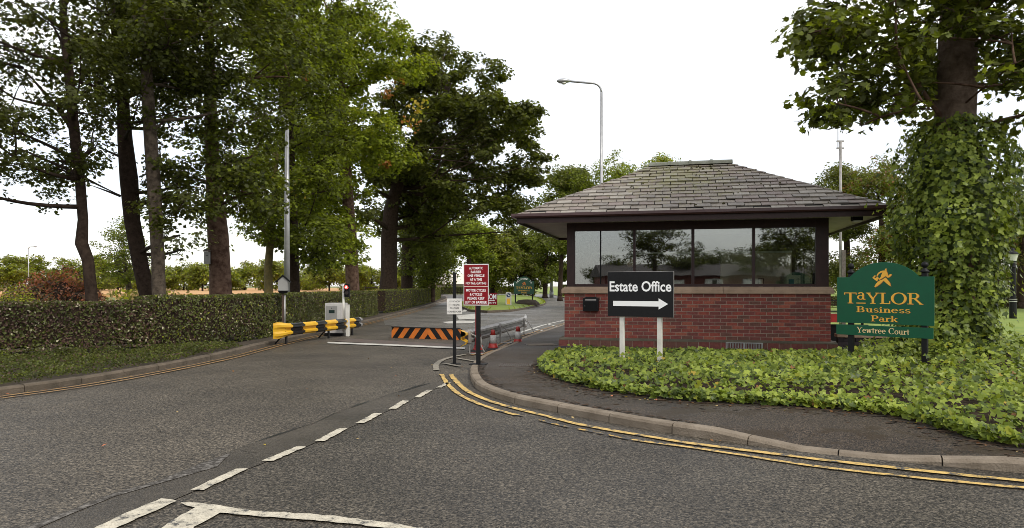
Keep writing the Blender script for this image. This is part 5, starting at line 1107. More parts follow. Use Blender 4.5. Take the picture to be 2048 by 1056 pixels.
# ================================================================== SHRUBS AND HEAPS BEHIND THE HEDGE
def heap(name, base, blobs, n, size, mats, weights, label, cat, stems=None, group=None):
    root = empty(name, base, 0, label, cat, group); C = []; NN = []; tot = sum(b[3] * b[4] for b in blobs); core = MB()
    for (x, y, z, rx, rz) in blobs:
        k = int(n * rx * rz / tot); d = hsphere(k); d[:, 2] = np.abs(d[:, 2]); rr = rng.uniform(.72, 1.08, (k, 1)); C.append(np.array([[x, y, z]]) + d * rr * np.array([[rx, rx * .7, rz]])); NN.append(d + rng.normal(size=(k, 3)) * .7)
        core.lathe([(rx * .8, 0), (rx * .7, rz * .4), (rx * .4, rz * .7), (rx * .1, rz * .78)], (x, y, z), 12)
    core.build('core', M_bark_d, root, base); C = np.concatenate(C); NN = np.concatenate(NN)
    link('foliage', leaf_mesh('foliage', C, NN, rng.uniform(.6, 1.3, len(C)) * size, mats, weights, 'oval', base), root)
    if stems:
        st = MB()
        for _ in range(stems):
            b = random.choice(blobs); a = random.uniform(0, 6.28); p0_ = Vector((b[0] + math.cos(a) * b[3] * .7, b[1] - abs(math.sin(a)) * b[3] * .6, b[2] + b[4] * random.uniform(.3, .9))); st.tube([p0_, p0_ + Vector((random.uniform(-.6, .6), random.uniform(-.3, .3), random.uniform(-.1, .25)))], [.012, .006], 4)
        st.build('twigs', M_twig, root, base)
    return root
b = P(110, 612, 24); heap('copper_shrub', (b.x, b.y, .1), [(b.x - .4, 24, .1, .9, 1.85), (b.x + .35, 24, .1, .9, 1.98), (b.x + 1.0, 23.8, .1, .8, 1.6), (b.x - 1.2, 24.4, .1, .8, 1.5), (b.x + 1.6, 23.5, .1, .6, 1.25)], 12000, .10,
     ['copper', 'purple', 'pink', 'brown', 'olive'], [5, 2, 2, 1, .7], 'copper red leaved shrub spreading behind the purple hedge', 'shrub', 30)
b = P(40, 612, 18); heap('cuttings_heap', (b.x, b.y, .1), [(b.x - .5, 18, .1, 1.1, 1.42), (b.x + .3, 18, .1, .8, 1.36), (b.x - 1.8, 18, .1, 1.2, 1.38)], 7000, .06, ['brown', 'olive', 'straw', 'dark', 'purple'], [3, 1.5, 1.5, 2, 1.5], 'heap of hedge cuttings and twigs behind the hedge at left', 'heap', 120)
b = P(95, 605, 18.6); heap('bright_shrub', (b.x, b.y, .1), [(b.x, 17.5, .1, .5, 1.38), (b.x + .32, 17.4, .1, .42, 1.24), (b.x - .35, 17.6, .1, .4, 1.36)], 2600, .055, ['lime', 'bright', 'lime'], [3, 1, 2], 'small bright yellow green bush beside the cuttings heap', 'shrub')
for i, (px, Y, h, lbl) in enumerate([(285, 34, 1.3, 'clump of tall pale grass behind the hedge between two trunks'), (470, 33, 1.1, 'pale weedy clump at the field edge left of the lamp column')]):
    b = P(px, 600, Y); root = empty('grass_clump', (b.x, b.y, .1), 0, lbl, 'grass clump'); k = 700; c = np.stack([rng.normal(0, .8, k) + b.x, rng.normal(0, .5, k) + b.y, rng.uniform(.2, h, k)], 1)
    link('blades', leaf_mesh('blades', c, np.stack([rng.normal(size=k), rng.normal(size=k) - 1, rng.normal(0, .2, k)], 1), .22, ['straw', 'lime', 'olive'], [3, 1, 2], 'oval', (b.x, b.y, .1)), root)['kind'] = 'stuff'

# ================================================================== TREES
def TP(Y, *pts): return [(*P(x, y, Y), r * Y / F / 2) for x, y, r in pts]   # trunk points from picture position and width
def tb_(tr): return (tr[0][0], tr[0][1], .09)
def fixbase(tr): a = list(tr[0]); return [(a[0], a[1], .0, a[3])] + tr
GRP = 'tall trees along the left of the road'
Y = 17.5
tr = fixbase(TP(Y, (184, 600, 23), (176, 520, 22), (163, 487, 24), (166, 440, 19), (160, 360, 19), (146, 240, 20), (140, 160, 18), (128, 60, 15), (124, -80, 11)))
bare = [(P(160, 350, Y), P(10, 285, Y + .3), .05), (P(163, 352, Y), P(245, 392, Y + .4), .035), (P(142, 250, Y), P(45, 135, Y + .2), .085), (P(45, 135, Y + .2), P(-30, 110, Y + .3), .05), (P(132, 110, Y), P(85, 20, Y), .05)]
poly = [(-200, -120), (200, -160), (240, 120), (225, 230), (200, 330), (150, 350), (130, 400), (100, 415), (70, 390), (10, 395), (-120, 400), (-240, 200)]
tree('tree', 'slender leaning dark trunk tree furthest left with a knot', tb_(tr), tr, crown_poly(poly, Y, 2.2, .55, .95, 1.0, 3), 23000, .10, ['dark', 'deep', 'mid'], [7, 2, .2], M_bark_d, GRP, tpl='lobe', puff=.42, bare=bare)  # crown weighted to dark leaves: backlight shade put into the colour
Y = 19.5
tr = fixbase(TP(Y, (298, 600, 32), (283, 540, 30), (264, 440, 30), (258, 360, 34), (250, 280, 28), (246, 200, 22), (236, 90, 18), (225, -60, 12)))
poly = [(150, -150), (420, -160), (430, 200), (420, 380), (390, 500), (345, 520), (330, 470), (290, 370), (215, 360), (195, 300), (150, 200)]
tree('tree', 'dark curving trunk tree behind the slender first one', tb_(tr), tr, crown_poly(poly, Y, 2.2, .6, 1.0, .95, 4), 18000, .105, ['dark', 'deep', 'mid'], [7, 2.5, .3], M_bark_d, GRP, tpl='lobe', puff=.42, bare=[(P(258, 320, Y), P(190, 290, Y + .3), .06), (P(240, 392, Y), P(180, 370, Y + .3), .04)])  # mostly dark leaves here too, painting the backlit look
Y = 18
tr = fixbase(TP(Y, (318, 600, 26), (316, 520, 25), (312, 440, 26), (305, 330, 26), (296, 200, 24), (292, 100, 18), (288, -20, 14), (285, -120, 10)))
poly = [(230, -150), (520, -160), (540, 60), (500, 210), (420, 250), (330, 180), (240, 120)]
tree('tree', 'straight brown trunk tree close beside the dark curving one', tb_(tr), tr, crown_poly(poly, Y, 2.4, .6, 1.0, 1.0, 5), 13500, .11, ['dark', 'deep', 'mid'], [6, 3, .5], M_bark, GRP, tpl='lobe', puff=.42, limb=.05, bare=[(P(306, 260, Y), P(395, 205, Y + .3), .035), (P(395, 205, Y + .3), P(440, 190, Y + .2), .02)])  # backlit darkness comes from the dark share of the leaf mix
Y = 21
tr = fixbase(TP(Y, (442, 600, 44), (440, 540, 40), (436, 470, 40), (430, 400, 34), (424, 300, 26), (420, 170, 22), (418, 50, 18), (412, -100, 12)))
poly = [(330, -150), (650, -150), (645, 120), (620, 240), (555, 300), (550, 420), (545, 520), (480, 530), (455, 480), (400, 520), (345, 480), (330, 200)]
tree('tree', 'thick flaking trunk tree with a wooden nest box', tb_(tr), tr, crown_poly(poly, Y, 2.6, .7, 1.1, 1.0, 6), 20000, .12, ['deep', 'mid', 'dark', 'bright'], [4, 2.5, 4, .3], M_barkr, GRP, tpl='lobe', puff=.46)  # extra dark leaves paint backlight shade into this crown
nb_ = empty('nest_box', (*P(415, 535, 20.75)[:2], P(415, 528, 20.75).z), R(15), 'weathered wooden nest box fixed to the left of the thick trunk', 'nest box')
MB().box(-.09, .09, -.09, .09, 0, .36).build('box', M_wpost if False else M_cabd, nb_); MB().add([(-.11, -.14, .36), (.11, -.14, .36), (.11, .1, .42), (-.11, .1, .42), (-.11, -.14, .38), (.11, -.14, .38), (.11, .1, .44), (-.11, .1, .44)], [(0, 3, 2, 1), (4, 5, 6, 7), (0, 1, 5, 4), (1, 2, 6, 5), (2, 3, 7, 6), (3, 0, 4, 7)]).build('roof', M_wood, nb_)
MB().lathe([(.018, 0), (.018, .003)], n=10).build('hole', M_blackm, nb_, loc=(0, -.091, .25), rot=(R(90), 0, 0))
Y = 27.5
tr = fixbase(TP(Y, (538, 600, 18), (536, 540, 16), (541, 480, 14), (548, 420, 13), (552, 300, 10)))
poly = [(470, 330), (560, 280), (640, 330), (620, 470), (560, 500), (500, 480), (470, 420)]
tree('tree', 'thin mossy yellowish trunk tree left of the lamp column', tb_(tr), tr, crown_poly(poly, Y, 2, .6, .9, .9, 7), 9000, .12, ['mid', 'deep', 'bright', 'yellow'], [4, 3, 1.5, .15], M_barkg, GRP, tpl='lobe')
Y = 29
tr = fixbase(TP(Y, (588, 600, 24), (586, 500, 22), (584, 400, 20), (578, 250, 16), (570, 80, 12)))
poly = [(440, -140), (700, -140), (720, 30), (700, 200), (690, 400), (680, 510), (600, 545), (520, 520), (500, 420), (480, 200)]
tree('tree', 'dark trunk tree standing just behind the grey lamp column', tb_(tr), tr, crown_poly(poly, Y, 2.6, .8, 1.25, 1.05, 8), 34000, .135, ['mid', 'deep', 'bright', 'dark'], [4, 3, 1.3, 1.5], M_bark_d, GRP, tpl='lobe', puff=.5)
Y = 35.5
tr = fixbase(TP(Y, (706, 600, 28), (704, 540, 26), (700, 470, 26), (696, 400, 22), (690, 300, 18), (684, 180, 14), (680, 60, 9)))
poly = [(560, -60), (690, -60), (760, 10), (808, 40), (800, 80), (855, 115), (858, 145), (800, 160), (770, 200), (810, 260), (812, 320), (740, 380), (745, 440), (740, 500), (700, 530), (640, 530), (600, 490), (570, 300)]
tree('tree', 'bright yellow green maple right of the lamp column', tb_(tr), tr, crown_poly(poly, Y, 3.2, .8, 1.4, 1.25, 9), 50000, .16, ['bright', 'mid', 'lime', 'deep'], [4.5, 3.5, 1.6, 1], M_barkr, GRP, tpl='lobe', puff=.5,
     spots=[(P(790, 160, 33.5), .55, 34, ['orange', 'yellow', 'lime']), (P(775, 190, 33.5), .35, 30, ['orange']), (P(836, 212, 33), .55, 50, ['yellow', 'lime']), (P(820, 250, 33), .6, 40, ['yellow', 'orange', 'lime']), (P(772, 328, 32), .3, 26, ['orange', 'yellow']), (P(612, 150, 27), .3, 24, ['orange'])])
Y = 45
tr = fixbase(TP(Y, (776, 600, 38), (778, 540, 32), (778, 480, 32), (782, 420, 30), (800, 360, 26), (840, 290, 20), (880, 220, 15), (900, 160, 10)))
poly = [(735, 330), (760, 200), (810, 120), (860, 80), (880, 68), (905, 100), (935, 110), (950, 130), (1005, 125), (1020, 165), (1070, 170), (1085, 240), (1078, 275), (1110, 300), (1108, 345), (1065, 370), (1060, 420), (1040, 470), (1000, 460), (960, 430), (900, 440), (860, 490), (800, 440), (740, 480), (700, 430)]
bare = []
for x, y in ((960, 240), (985, 270), (1000, 300), (940, 300), (900, 230), (975, 330), (1010, 350), (905, 290), (925, 330), (890, 250), (950, 275)):
    s = P(random.uniform(830, 880), random.uniform(290, 380), Y - 3.4); bare.append((s, P(x, y, Y - 4.2), .045))
    for _ in range(3): bare.append((P(x - random.uniform(5, 40), y + random.uniform(5, 25), Y - 4.1), P(x + random.uniform(-20, 30), y + random.uniform(-30, 25), Y - 4.3), .012))
for x, y in ((1050, 250), (1060, 330), (1000, 200), (900, 120), (780, 250), (1030, 400), (940, 420), (730, 360), (850, 440)): bare.append((P(795, 400 - random.uniform(0, 40), Y), P(x, y, Y + random.uniform(-2, 2)), .13))
tree('oak_tree', 'large spreading oak with bare inner boughs reaching over the road', tb_(tr), tr, crown_poly(poly, Y, 4.2, .75, 1.35, 1.2, 10), 58000, .22, ['oak', 'deep', 'mid', 'dark'], [5, 3, 1, 2], M_bark_d, GRP, tpl='lobe', puff=.58, bare=bare, limb=.15)
Y = 56
tr = fixbase(TP(Y, (814, 600, 24), (814, 520, 22), (816, 440, 20), (830, 360, 14)))
poly = [(740, 420), (800, 330), (880, 330), (930, 400), (920, 480), (880, 540), (830, 560), (780, 520)]
tree('tree', 'dark tree directly behind the oak trunk', tb_(tr), tr, crown_poly(poly, Y, 3.5, 1.1, 1.7, 1.1, 11), 22000, .21, ['deep', 'oak', 'mid'], [3, 3, 1.2], M_bark_d, GRP, puff=.5)
# far trees round the roundabout
far = [(865, 62, [(815, 470), (860, 430), (900, 440), (905, 520), (895, 568), (840, 575), (815, 540)], ['deep', 'mid', 'dark'], 'dark bushy tree at the end of the left hedge'),
       (935, 84, [(895, 470), (930, 440), (975, 455), (985, 520), (960, 545), (930, 500), (900, 520)], ['mid', 'bright', 'deep'], 'mid green tree arching over the end of the road'),
       (985, 92, [(940, 480), (975, 455), (1010, 480), (1030, 530), (1020, 576), (950, 576), (945, 540)], ['olive', 'mid', 'lime'], 'olive green tree left of the welcome sign'),
       (1040, 100, [(1000, 470), (1040, 450), (1085, 470), (1095, 540), (1080, 578), (1005, 578)], ['mid', 'olive', 'deep'], 'rounded tree directly behind the welcome sign'),
       (1090, 88, [(1055, 440), (1100, 420), (1150, 430), (1160, 540), (1140, 570), (1070, 560)], ['deep', 'mid', 'oak'], 'tall dark tree left of gatehouse corner'),
       (1120, 70, [(1090, 400), (1110, 350), (1160, 335), (1195, 350), (1200, 420), (1150, 520), (1110, 500)], ['deep', 'mid', 'olive'], 'dark tree whose crown meets the left eaves of the gatehouse')]
for i, (px, Y, poly, ms_, lbl) in enumerate(far):
    tr = fixbase(TP(Y, (px, 585, 10), (px + 2, 540, 9), (px + 4, 500, 7))); r = Y / 60
    tree('tree', lbl, tb_(tr), tr, crown_poly(poly, Y, 4, r, r * 1.5, 1.5, 20 + i), 15000, .0042 * Y, ms_, [3, 3, 1.5], M_bark_d, 'trees round the roundabout', puff=.9, limb=.12)
# trees behind the gatehouse roof
Y = 44
for px, poly, ms_, lbl, sd_ in [(1235, [(1190, 340), (1195, 315), (1235, 308), (1275, 320), (1290, 350), (1260, 420), (1200, 420)], ['bright', 'mid', 'lime'], 'yellow green treetop behind the gatehouse roof by the tall lamp', 30),
                             (1305, [(1270, 345), (1300, 318), (1335, 315), (1345, 340), (1340, 420), (1270, 420)], ['bright', 'mid', 'yellow'], 'small treetop peeping over the left of the roof ridge', 31),
                             (1150, [(1098, 400), (1125, 375), (1160, 345), (1180, 330), (1196, 360), (1196, 400), (1180, 480), (1120, 480)], ['deep', 'mid', 'bright'], 'loose treetop left of the tall street lamp', 32)]:
    tr = fixbase(TP(Y, (px, 580, 16), (px, 480, 12), (px, 400, 8))); tree('tree', lbl, tb_(tr), tr, crown_poly(poly, Y, 2.2, .55, 1.0, 1.1, sd_), 9000, .14, ms_, [3, 3, 1], M_bark, 'trees behind the gatehouse', puff=.45)
Y = 40
for px, Y, poly, ms_, lbl, sd_ in [(1690, 40, [(1630, 365), (1660, 340), (1700, 345), (1740, 380), (1730, 470), (1700, 560), (1660, 575), (1655, 460)], ['olive', 'deep', 'mid'], 'olive tree behind the antenna mast', 40),
                             (1760, 36, [(1695, 360), (1720, 325), (1780, 325), (1830, 350), (1840, 480), (1820, 580), (1740, 560), (1700, 470)], ['olive', 'mid', 'brown', 'deep'], 'browning tree between the antenna and the ivy covered trunk', 41),
                             (2040, 44, [(1960, 420), (2010, 370), (2060, 350), (2160, 360), (2180, 500), (2100, 540), (2030, 530), (1980, 500)], ['olive', 'mid', 'brown', 'deep'], 'browning tree above the heritage lamp', 42),
                             (1990, 50, [(1900, 420), (1980, 400), (2060, 460), (2050, 545), (1990, 560), (1930, 540)], ['deep', 'dark', 'mid'], 'dark trunk tree behind the ivy column', 43),
                             (2150, 38, [(2070, 300), (2200, 250), (2300, 300), (2300, 520), (2100, 520)], ['mid', 'deep', 'olive'], 'broad tree at the far right of lawn', 44)]:
    tr = fixbase(TP(Y, (px, 600, 14), (px + 4, 500, 12), (px + 2, 420, 8))); tree('tree', lbl, tb_(tr), tr, crown_poly(poly, Y, 2.6, .7, 1.2, 1.15, sd_), 17000, .15, ms_, [3, 3, 1.2, 1.5][:len(ms_)], M_bark_d, 'trees on the right hand lawn', puff=.5)
# field-side small tree and far treeline
Y = 38
tr = fixbase(TP(Y, (262, 600, 12), (255, 560, 10), (248, 520, 7)))
poly = [(205, 480), (230, 430), (290, 450), (305, 520), (285, 560), (250, 575), (215, 555), (195, 520)]
tree('tree', 'small bushy tree at the field edge between first two trunks', tb_(tr), tr, crown_poly(poly, Y, 1.8, .5, .9, .9, 50), 5000, .13, ['mid', 'olive', 'deep', 'bright'], [3, 2, 2, 1], M_bark, 'trees at the field edge', puff=.4)
x = -60; i = 0; marks = [(-70, 'left edge of the view'), (57, 'distant thin street lamp'), (184, 'leaning dark trunk'), (298, 'dark curving trunk'), (442, 'trunk with the nest box'), (538, 'mossy yellowish trunk'), (588, 'grey lamp column'), (706, 'maple trunk'), (778, 'oak trunk'), (907, 'white road notice')]; seen_ = {}
def field_label(x):
    m = min(marks, key=lambda q: abs(q[0] - x)); sd_ = 'left' if x < m[0] else 'right'; k = seen_[(m[1], sd_)] = seen_.get((m[1], sd_), 0) + 1
    return 'far field tree %s %s of the %s' % (('next', 'second', 'third', 'fourth')[k - 1], 'to the ' + sd_, m[1])
names = ['broad', 'pointed', 'round', 'low', 'tall', 'loose', 'spreading', 'full']
while x < 900:
    Y = 150 + 12 * math.sin(i * 2.1); top = 522 + 9 * math.sin(i * 1.7) + (6 if x > 300 else 0) - (10 if 80 < x < 200 else 0); wd = 34 + 10 * math.sin(i * 3.1)
    poly = [(x - wd, 560), (x - wd * .7, top + 14), (x, top), (x + wd * .7, top + 10), (x + wd, 555), (x + wd * .9, 577), (x - wd * .9, 577)]
    tr = fixbase(TP(Y, (x, 580, 4), (x, 560, 4), (x, 545, 3)))
    tree('field_tree', field_label(x), tb_(tr), tr, crown_poly(poly, Y, 3, 1.6, 2.6, 1.8, 60 + i), 4500, .5, ['olive', 'mid', 'lime', 'bright'], [3, 2, 1.2, 1.5], M_bark_d, 'line of trees beyond the field', puff=1.2, lod=True)
    x += wd * 1.25; i += 1
for k, x in enumerate((1640, 1700, 1765, 1990, 2050, 2120, 2190)):
    Y = 120; poly = [(x - 45, 560), (x - 30, 535), (x, 522), (x + 30, 535), (x + 45, 560), (x + 40, 577), (x - 40, 577)]; tr = fixbase(TP(Y, (x, 580, 4), (x, 560, 4), (x, 545, 3)))
    tree('field_tree', 'distant row tree beyond the lawn, ' + ('just right of gatehouse wall', 'behind the antenna mast', 'behind the arched green sign', 'just left of the heritage lamp', 'just right of the heritage lamp', 'at the right edge', 'past the right edge')[k], tb_(tr), tr, crown_poly(poly, Y, 3, 1.5, 2.3, 1.6, 90 + k), 2200, .45, ['olive', 'mid', 'deep'], [3, 2, 2], M_bark_d, 'line of trees beyond the lawn', puff=1.0, lod=True)

# ------------------------------------------------------------------ near sycamore with ivy column
def split_leaves(root_part, name, C, NN, S, mats, weights, tpl, org, count=300, vis=None):
    """the leaves that show largest become objects of their own, the rest one mesh"""
    px = CX + F * C[:, 0] / C[:, 1]; py = HZ + (EYE - C[:, 2]) * F / C[:, 1]; ok = (px > 10) & (px < 2040) & (py > 10) & (py < 1046)
    if vis is not None: ok &= vis
    nn = NN / np.linalg.norm(NN, axis=1, keepdims=True); dv = C - np.array([[0, 0, EYE]]); dist = np.linalg.norm(dv, axis=1); face = np.abs((nn * dv).sum(1)) / dist
    score = np.where(ok, S / dist * (.35 + face), 0); order = np.argsort(-score); big = order[:count]; rest = order[count:]
    T, Fc = TPL[tpl]; roll = rng.uniform(0, 6.283, len(C)); u, v, w_ = frames(NN, roll)
    mes = []
    for m in mats:
        me = bpy.data.meshes.new('leaf'); me.from_pydata([tuple(t) for t in T], [], Fc); me.materials.append(LM[m]); mes.append(me)
    ch = rng.choice(len(mats), count, p=np.array(weights) / sum(weights)); O = np.array(org)
    for k, i in enumerate(big):
        o = bpy.data.objects.new('leaf', mes[ch[k]]); COL.objects.link(o); o.parent = root_part; s = float(S[i])
        o.matrix_local = Matrix(((*(u[i:i + 1] * s).ravel(), 0), (*(v[i:i + 1] * s).ravel(), 0), (*(w_[i:i + 1] * s).ravel(), 0), (0, 0, 0, 1))).transposed() @ Matrix.Identity(4)
        o.location = tuple(C[i] - O)
    me = leaf_mesh(name, C[rest], NN[rest], S[rest], mats, weights, tpl, org, roll=roll[rest]); return me
Y = 11.6; tr = fixbase(TP(Y, (1900, 700, 90), (1903, 560, 84), (1906, 400, 78), (1908, 270, 74), (1912, 180, 74), (1916, 80, 70), (1920, -60, 60), (1915, -250, 45)))
poly = [(1572, 60), (1600, 10), (1590, -160), (1700, -330), (2050, -360), (2300, -250), (2330, 60), (2230, 220), (2120, 270), (2060, 200), (2010, 175), (1990, 230), (1962, 215), (1955, 110), (1890, 60), (1882, 190), (1850, 225), (1800, 225), (1765, 255), (1700, 268), (1650, 252), (1612, 205), (1650, 140), (1600, 90)]
cl = crown_poly(poly, Y, 1.7, .35, .62, 1.7, 70)
base = tb_(tr); syc = empty('sycamore_tree', base, 0, 'large sycamore with broad lobed leaves rising from ivy column at right', 'tree')
mb = MB(); mb.tube([Vector(p[:3]) for p in tr], [p[3] for p in tr], 16); mb.build('trunk', mat('sycamore_bark', (.075, .050, .036), .9, (.17, .125, .095), 5, 9, 1.0, 14, spec=.15), syc, base, smooth=True)
C, NN, tips = fill_crown(cl, 25000, .14, .36, .55); keep = ~((np.abs(CX + F * C[:, 0] / C[:, 1] - 1915) < 42) & (C[:, 1] < Y) & ((HZ + (EYE - C[:, 2]) * F / C[:, 1]) > 75)); C, NN = C[keep], NN[keep]
br = MB(); tp = [Vector(p[:3]) for p in tr]
snodes = [p for p in tp[4:]] + [tp[4].lerp(tp[5], .5), tp[5].lerp(tp[6], .5), tp[6].lerp(tp[7], .5), tp[7].lerp(tp[8], .5)]
for c, r, pc in sorted(tips, key=lambda q: abs(q[0][0] - tr[5][0])):
    c = Vector(c); p0 = min(snodes, key=lambda p: (c - p).length + 2 * max(0, p.z - c.z))
    pth = bez(p0, c, .05, 6); rr0 = .04 if p0 in tp else .022; br.tube(pth, [rr0 * (1 - .6 * k / 6) for k in range(7)], 6, cap=False); snodes += [c, pth[3]]
    for _ in range(3): e = Vector(pc[random.randrange(len(pc))]); br.tube(bez(pth[random.choice((4, 5, 6))], e, 0, 3), [.009, .007, .005, .003], 4, cap=False)
br.tube(bez(P(1895, 250, Y), P(1822, 145, Y - .4), .02, 6), [.045 - .004 * k for k in range(7)], 8)
br.build('limbs', M_barkr, syc, base, smooth=True, fix=False)
# crown: 300 largest leaves singly, the rest as one mass
crown = empty('crown', (0, 0, 0), parent=syc)
S = rng.uniform(.085, .16, len(C)); me = split_leaves(crown, 'leaf_mass', C, NN, S, ['deep', 'mid', 'dark', 'bright'], [4, 3, 3, .7], 'lobe', base)
o = link('leaf_mass', me, crown); o['kind'] = 'stuff'
# ivy on the trunk
ivy = empty('trunk_ivy', base, 0, 'thick leafy ivy wrapped around the sycamore trunk', 'ivy'); n = 12500
zs = rng.uniform(.25, 4.15, n); ang = rng.uniform(0, 2 * np.pi, n); Cc = []; 
prof_z = [0.0, .5, 1.0, 1.6, 2.3, 3.0, 3.5, 3.9, 4.2]; prof_r = [1.05, .80, .66, .70, .84, .93, .86, .66, .40]
cxz = np.interp(zs, [p[2] for p in tr[1:5]], [p[0] for p in tr[1:5]])
lump = np.array([noise.noise(Vector((math.cos(a) * 1.6, math.sin(a) * 1.6, z * 1.1))) + .6 * noise.noise(Vector((math.cos(a) * 4, math.sin(a) * 4, z * 3 + 9))) for a, z in zip(ang, zs)])
rr = np.interp(zs, prof_z, prof_r) * (1 + .42 * lump) - np.abs(rng.normal(0, .10, n)); stray = rng.random(n) < .08; rr = rr + stray * rng.uniform(.03, .34, n)
C = np.stack([cxz + rr * np.cos(ang), Y + rr * np.sin(ang), zs + .1], 1); NN = np.stack([np.cos(ang), np.sin(ang), np.full(n, .45)], 1) + rng.normal(size=(n, 3)) * .38
S = rng.uniform(.055, .118, n); front = np.sin(ang) < .1
me = split_leaves(ivy, 'leaf_mass', C, NN, S, ['ivy', 'ivyl', 'ivyd', 'mid'], [4, 3.6, 2.4, .8], 'ivy', base, vis=front); o = link('leaf_mass', me, ivy); o['kind'] = 'stuff'
st = MB()
for k in range(26):
    a = random.uniform(3.3, 6.1); z0_ = random.uniform(0, .4); pts_ = []
    for j in range(9):
        z = z0_ + j * .45; a += random.uniform(-.2, .2); cx0 = float(np.interp(z, [p[2] for p in tr[1:5]], [p[0] for p in tr[1:5]])); pts_.append((cx0 + .45 * math.cos(a), Y + .45 * math.sin(a), z + .1))
    st.tube(pts_, [.022 - .002 * j for j in range(9)], 5)
st.build('stems', M_barkr, ivy, base)
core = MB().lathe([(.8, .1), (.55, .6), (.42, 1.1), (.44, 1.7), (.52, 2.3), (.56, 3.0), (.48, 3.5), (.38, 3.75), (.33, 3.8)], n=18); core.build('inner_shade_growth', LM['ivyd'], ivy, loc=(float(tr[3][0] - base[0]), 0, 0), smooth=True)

# ------------------------------------------------------------------ ivy bed
def bed_h(x, y):
    """height of the ivy over the pavement"""
    d = min(math.hypot(x - p[0], y - p[1]) for p in ivy_edge[::2]); e = min(1, d / .45); h = .10 + .16 * math.sqrt(e) + .13 * noise.noise(Vector((x * 1.3, y * 1.3, 0))) + .04 * noise.noise(Vector((x * 4, y * 4, 4)))
    h += .45 * math.exp(-((x - 7.2) ** 2 + (y - 11.3) ** 2) / 2.2) + .10 * math.exp(-((x - 5.4) ** 2 + (y - 9.2) ** 2) / 1.6)
    v_ = (x - GO[0]) * -math.sin(GA) + (y - GO[1]) * math.cos(GA); near = min(1, max(0, (-v_ - .15) / 2.6)) if x < 6.9 else 1   # lower beside the wall
    return h * (.35 + .65 * e) * (.30 + .70 * near)
ivp = ivy_edge + [(5.9, 5.2), (7.2, 4.98), (9, 4.85), (14, 4.6), (14, 15.5), (8.6, 16.5), (6.75, 13.75), (6.5, 13.95), (1.0, 15.05)]
bed = empty('ivy_bed', (4, 10, .1), 0, 'thick bed of glossy ivy around the signs and sycamore', 'ivy'); org = (4, 10, .1)
pts_ = []; xs = [p[0] for p in ivp]; ys = [p[1] for p in ivp]
while len(pts_) < 22000:
    x, y = random.uniform(min(xs), max(xs)), random.uniform(min(ys), max(ys))
    if random.random() > min(1, 9.0 / y) or (x > 8.5 and random.random() < .6) or not inpoly(x, y, ivp): continue
    wall_clear = ((x - GO[0]) * math.sin(-GA) * -1)
    k = random.random(); h = bed_h(x, y); pts_.append((x + random.uniform(-.05, .05), y + random.uniform(-.06, .06), .1 + h * (1 - .55 * k * k) + random.uniform(-.01, .03)))
ed = [tuple(p) for p in catmull(IVY_EDGE[1:], .03)]
for _ in range(3200):      # sprays hanging over the pavement edge
    p = random.choice(ed); pts_.append((p[0] + random.uniform(-.10, .10), p[1] + random.uniform(-.12, .06), .1 + random.uniform(.02, .14)))
C = np.array(pts_); n = len(C); NN = rng.normal(size=(n, 3)) * .42 + np.array([[-.05, -.45, .8]]); S = rng.uniform(.045, .095, n) * np.where(rng.random(n) < .2, 1.3, 1)
me = split_leaves(bed, 'leaf_mass', C, NN, S, ['ivy', 'ivyl', 'ivyd', 'lime', 'brown', 'yellow'], [5, 3, 2.2, .5, .10, .05], 'ivy', org); o = link('leaf_mass', me, bed); o['kind'] = 'stuff'
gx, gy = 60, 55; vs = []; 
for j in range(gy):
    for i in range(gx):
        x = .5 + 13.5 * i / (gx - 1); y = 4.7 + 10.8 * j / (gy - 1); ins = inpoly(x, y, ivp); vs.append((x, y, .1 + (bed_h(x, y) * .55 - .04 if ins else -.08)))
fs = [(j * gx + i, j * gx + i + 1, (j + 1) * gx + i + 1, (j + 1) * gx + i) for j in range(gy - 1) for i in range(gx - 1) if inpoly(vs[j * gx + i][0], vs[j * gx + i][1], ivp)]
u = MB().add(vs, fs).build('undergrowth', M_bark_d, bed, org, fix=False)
# moss and litter patches on the pavement, thickest along the ivy and behind the kerb
pm = MB()
def blob(x, y, r, z):
    k = 9; pm.add([(x + r * random.uniform(.5, 1.2) * math.cos(2 * math.pi * i / k) * 1.7, y + r * random.uniform(.5, 1.2) * math.sin(2 * math.pi * i / k), z) for i in range(k)], [tuple(range(k))], random.randrange(2))
for i in range(1700):
    p = random.choice(ed); g_ = abs(random.gauss(0, .22)); blob(p[0] - g_ * .8 + random.gauss(0, .05), p[1] - g_ + .04, random.uniform(.006, .034) * (1.3 if g_ < .2 else .7), .1015 + i * 4e-6)
krn = [p for p in rk_in if 5.6 < p[1] < 13 and not (p[0] > 1.8 and p[1] < 7.4)]
for i in range(420):
    p = random.choice(krn); blob(p[0] + abs(random.gauss(0, .06)) + .02, p[1] + abs(random.gauss(0, .06)) + .02, random.uniform(.005, .022), .1055 + i * 4e-6)
tag(pm.build('pavement_moss', [mat('rusty_moss', (.060, .030, .010), 1, (.035, .018, .008), 30), mat('dark_litter', (.022, .015, .009), 1)]), kind='stuff')
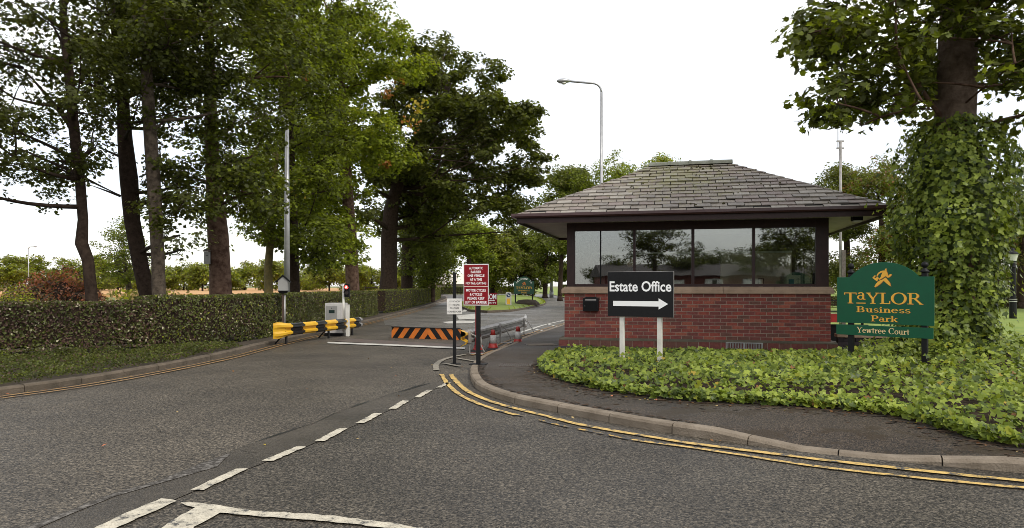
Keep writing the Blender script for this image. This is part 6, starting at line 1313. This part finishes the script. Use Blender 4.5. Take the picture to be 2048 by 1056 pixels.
# fallen leaves
fl = MB()
L_pts = []
for _ in range(60): L_pts.append((*G(random.uniform(900, 1000), random.uniform(745, 790)), .02)) if False else None
for _ in range(150):
    i = random.randrange(len(ed)); p = ed[i]; L_pts.append((p[0] + random.gauss(-.12, .12), p[1] + random.gauss(-.14, .14), .107))
for _ in range(70):
    p = RK[random.randrange(len(RK) // 2, len(RK))]
    if 5.6 < p[1] < 20: L_pts.append((p[0] - abs(random.gauss(.05, .12)), p[1] - abs(random.gauss(.05, .1)), .022))
for _ in range(90): Yr = random.uniform(5, 40); L_pts.append((random.uniform(-6, 1.5) if Yr > 14 else random.uniform(-5, 0), Yr, .022))
for _ in range(120):
    p = LK[random.randrange(i0, i50)]; L_pts.append((p[0] + abs(random.gauss(.1, .2)), p[1], .022))
c = np.array(L_pts); tag(link('fallen_leaves', leaf_mesh('fallen_leaves', c, rng.normal(size=(len(c), 3)) * .25 + np.array([[0, 0, 1]]), rng.uniform(.025, .06, len(c)), ['brown', 'straw', 'copper', 'yellow'], [4, 3, 2, .5])), kind='stuff')

# ================================================================== WHAT THE WINDOWS REFLECT (stands behind the camera)
nrm = Vector((math.sin(GA), -math.cos(GA), 0))
def mirror(px, Yv):
    p = P(px, HZ, Yv); q_ = ghw(0, .09, 0); return p - nrm * 2 * (p - q_).dot(nrm)
hp = mirror(1440, 55); hs = empty('brick_house', (hp.x, hp.y, 0), R(-26), 'long low red brick house with slate roof across the road', 'house')
MB().box(-9, 9, -8, 0, 0, 2.4).build('wall', M_brick[1], hs); MB().prism([(-8.6, 2.3), (-4, 3.3), (.6, 2.3)], lambda q_: (-9.4, q_[0], q_[1]), lambda q_: (9.4, q_[0], q_[1])).build('roof', mat('dark_roof_tiles', (.035, .028, .026), .8, (.05, .04, .036), 5), hs)
for k, x in enumerate((-6.5, -3.5, -.5, 2.5, 5.5)): f = MB().box(x - .7, x + .7, .001, .06, .9, 2.0).build('window', M_wpost, hs); MB().box(x - .6, x + .6, .061, .07, 1.0, 1.9).build('pane', M_glass, f)
for px, Yv, zc, r, lbl in ((1308, 50, 4.0, 2.4, 'round tree across the road opposite the gatehouse'), (1235, 60, 2.6, 1.9, 'small tree beside the low brick house'), (1365, 58, 2.9, 1.8, 'bushy tree behind the low brick house'), (1450, 62, 3.2, 2.2, 'pale tree behind the low brick house'), (1585, 46, 4.2, 2.8, 'dark tree at the far corner of junction'), (1640, 52, 4.0, 3.0, 'broad tree beyond the junction corner'), (1390, 66, 3.4, 2.6, 'added dark tree behind the middle of the brick house'), (1500, 64, 3.3, 2.6, 'added dark tree behind the end of the brick house'), (1540, 56, 3.4, 2.4, 'added dense tree beside the end of the brick house'), (1200, 70, 2.4, 1.8, 'added low tree beyond the brick house')):  # last four trees are added, unseen, to darken the window reflections
    p = mirror(px, Yv); tr = [(p.x, p.y, 0, .22), (p.x, p.y, zc * .5, .18), (p.x + .1, p.y, zc, .1)]
    cl = [(Vector((p.x, p.y, zc)) + Vector(hsphere(1)[0]) * r * random.uniform(.2, .75), r * .5) for _ in range(9)]
    tree('tree', lbl, (p.x, p.y, 0), tr, cl, 4500, .18, ['deep', 'mid', 'dark'], [2, .6, 5], M_bark_d, 'trees across the road', puff=.5)
print('bricks', nb, 'slates', cnt, 'objects', len(bpy.data.objects), 'tris', sum(len(m.polygons) for m in bpy.data.meshes))
